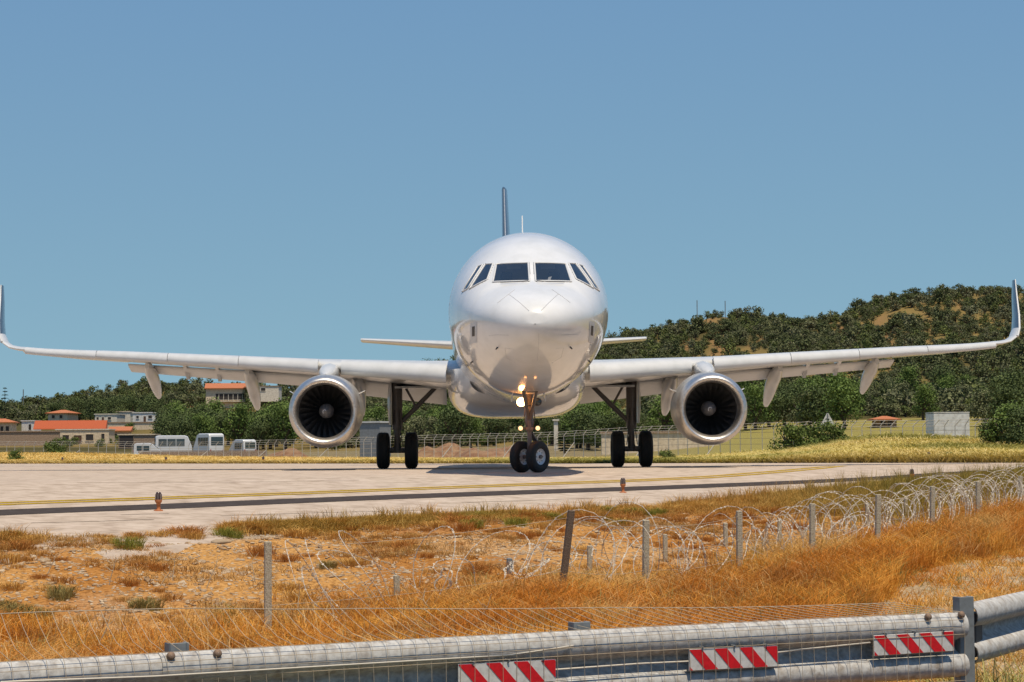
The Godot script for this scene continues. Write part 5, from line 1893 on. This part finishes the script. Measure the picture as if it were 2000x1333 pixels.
func van(called: String, label: String, px: float, d: float, turn: float, L: float, W: float, H: float, nose: float, wins: int, category: String, lift := 0.0):
	var at := on_ground((px - 1000.0) / F * d, d) + Vector3(0, lift, 0)
	var t := thing(called, at, label, category, "", turn)
	# side profile along x, front at +L/2
	var prof := [[-L / 2, .35], [-L / 2 - .04, 1.0], [-L / 2 + .02, H - .25], [-L / 2 + .15, H - .05], [-L / 2 + .4, H], [L / 2 - nose - .6, H], [L / 2 - nose - .2, H - .12], [L / 2 - nose * .35, H * .56], [L / 2 - .05, H * .46], [L / 2, .8], [L / 2 - .05, .35]]
	var g := Geo.new()
	var rows := []
	for z in [[-.5, .94], [-.5, 1.0], [.5, 1.0], [.5, .94]]:
		var ring := []
		for p in prof: ring.append(Vector3(p[0] * (1.0 if z[1] == 1.0 else .985), lerpf(p[1], H * .55, 1.0 - z[1]), z[0] * W * (1.0 if z[1] < 1.0 else .95)))
		rows.append(ring)
	var sides := []
	for z in [-.5, -.42, .42, .5]:
		var k := .97 if absf(z) > .45 else 1.0
		var ring := []
		for p in prof: ring.append(Vector3(p[0] * k, .35 + (p[1] - .35) * k, z * W))
		sides.append(ring)
	g.grid(sides, true)
	g.fan(sides[0], Vector3(0, H * .5, -W / 2), true); g.fan(sides[3], Vector3(0, H * .5, W / 2))
	put("body", g, M.carwhite, t)
	var span := L - nose - .9
	for z in [-1, 1]:
		for k in wins:
			g = Geo.new()
			var x0 := -L / 2 + .35 + span * k / wins
			g.box(Vector3(x0 + span / wins / 2, H * .68, z * (W / 2 + .004)), Vector3(span / wins - .07, H * .33, .02))
			put("window", g, M.carglass, t)
	g = Geo.new()
	g.box(Vector3(-L / 2 - .035, H * .70, 0), Vector3(.02, H * .33, W * .80))
	put("rear_window", g, M.carglass, t)
	g = Geo.new()
	var a := Vector3(L / 2 - nose - .17, H - .14, 0); var b := Vector3(L / 2 - nose * .38, H * .57, 0)
	var ax := (b - a).normalized()
	g.box((a + b) / 2 + Vector3(.02, .03, 0), Vector3((b - a).length() * .92, .03, W * .8), Basis(ax, Vector3.BACK.cross(ax), Vector3.BACK))
	put("windscreen", g, M.carglass, t)
	for s in [[-L * .3, -1], [-L * .3, 1], [L * .33, -1], [L * .33, 1]]:
		wheel(t, Vector3(s[0], .34, s[1] * (W / 2 - .12)), Vector3(0, 0, 1), .34, .2, .2)
	for z in [-1, 1]:
		g = Geo.new()
		g.box(Vector3(-L / 2 - .04, .95, z * W * .42), Vector3(.05, .35, .12))
		put("tail_light", g, M.carred, t)

func vehicles():
	van("minibus", "tall white minibus with its rear turned towards the airfield", 406, 250, 2.15, 4.6, 1.9, 3.0, .9, 4, "minibus", 0.0)
	van("coach", "long white coach with dark side windows parked beside the minibus", 338, 266, .2, 4.6, 2.2, 2.8, .4, 3, "coach", 0.0)
	van("white_van", "small white van parked alone beside the grove", 472, 252, 2.2, 3.8, 1.7, 2.3, 1.0, 3, "van", 0.0)
	van("white_car", "low white car in front of the dark shed", 288, 262, .1, 3.4, 1.7, 1.9, .9, 2, "car", 0.0)

# ------------------------------------------------------------------ build
func _ready():
	rng.seed = 12
	noise_a.seed = 4; noise_a.frequency = 0.01; noise_a.fractal_octaves = 3
	noise_b.seed = 8; noise_b.frequency = 0.01; noise_b.fractal_octaves = 3
	noise_c.seed = 15; noise_c.frequency = 0.01; noise_c.fractal_octaves = 4
	# camera
	cam_basis = Basis.from_euler(Vector3(atan((884.0 - 666.5) / F), 0, -0.007))
	var cam := Camera3D.new()
	cam.name = "camera"
	cam.fov = rad_to_deg(2.0 * atan(666.5 / F))
	cam.near = 0.1
	cam.far = 6000.0
	cam.transform = Transform3D(cam_basis, EYE)
	add_child(cam)
	cam.current = true
	# sky, sun, exposure
	var sky_mat := ProceduralSkyMaterial.new()
	sky_mat.sky_top_color = Color(.37, .53, .73)
	sky_mat.sky_horizon_color = Color(.57, .725, .78)
	sky_mat.sky_curve = 0.13
	sky_mat.ground_bottom_color = Color(.42, .36, .30)
	sky_mat.ground_horizon_color = Color(.50, .52, .50)
	sky_mat.sun_angle_max = 8.0
	var sky := Sky.new()
	sky.sky_material = sky_mat
	var env := Environment.new()
	env.background_mode = Environment.BG_SKY
	env.sky = sky
	env.background_energy_multiplier = 1.0
	env.tonemap_mode = Environment.TONE_MAPPER_LINEAR
	env.tonemap_exposure = 1.0
	env.sdfgi_enabled = true
	env.ssao_enabled = true
	env.ssil_enabled = true
	var we := WorldEnvironment.new()
	we.name = "environment"
	we.environment = env
	add_child(we)
	var sun := DirectionalLight3D.new()
	sun.name = "sun"
	sun.light_energy = 1.5
	sun.light_color = Color(1.0, .94, .84)
	sun.light_angular_distance = 0.5
	sun.shadow_enabled = true
	sun.basis = Basis.looking_at(Vector3(-0.60, -3.9, -1.15).normalized(), Vector3(0, 0, -1))
	add_child(sun)
	# setting
	materials()
	ground()
	pavement()
	markings()
	# things
	airliner()
	village()
	vehicles()
	perimeter_fence()
	hill_trees()
	mid_trees()
	guard_rail()
	wire_fence()
	razor_wire()
	for q in [[309.0, 1000.0, "orange taxiway edge light standing alone at the dark tar strip", 1.0], [1217.0, 964.0, "orange taxiway edge light beyond the green weeds", 1.0], [1782.0, 941.0, "orange taxiway edge light near the curve of the tar strip", 1.0]]:
		edge_light(q[2], hit(q[0], q[1]) + Vector3(0, .015, 0), q[3])
	for q in [323.0, 513.0, 121.0, 1812.0]:
		var d := curve(FAR_EDGE, q) + 1.0
		edge_light("small edge light in the grass on the far side of the taxiway", on_ground((q - 1000.0) / F * d, d) + Vector3(0, .02, 0), 1.25)
	# ground cover
	stones()
	stalks()
	small_tufts()
	band_grass()
	grass_near()
	far_grass()
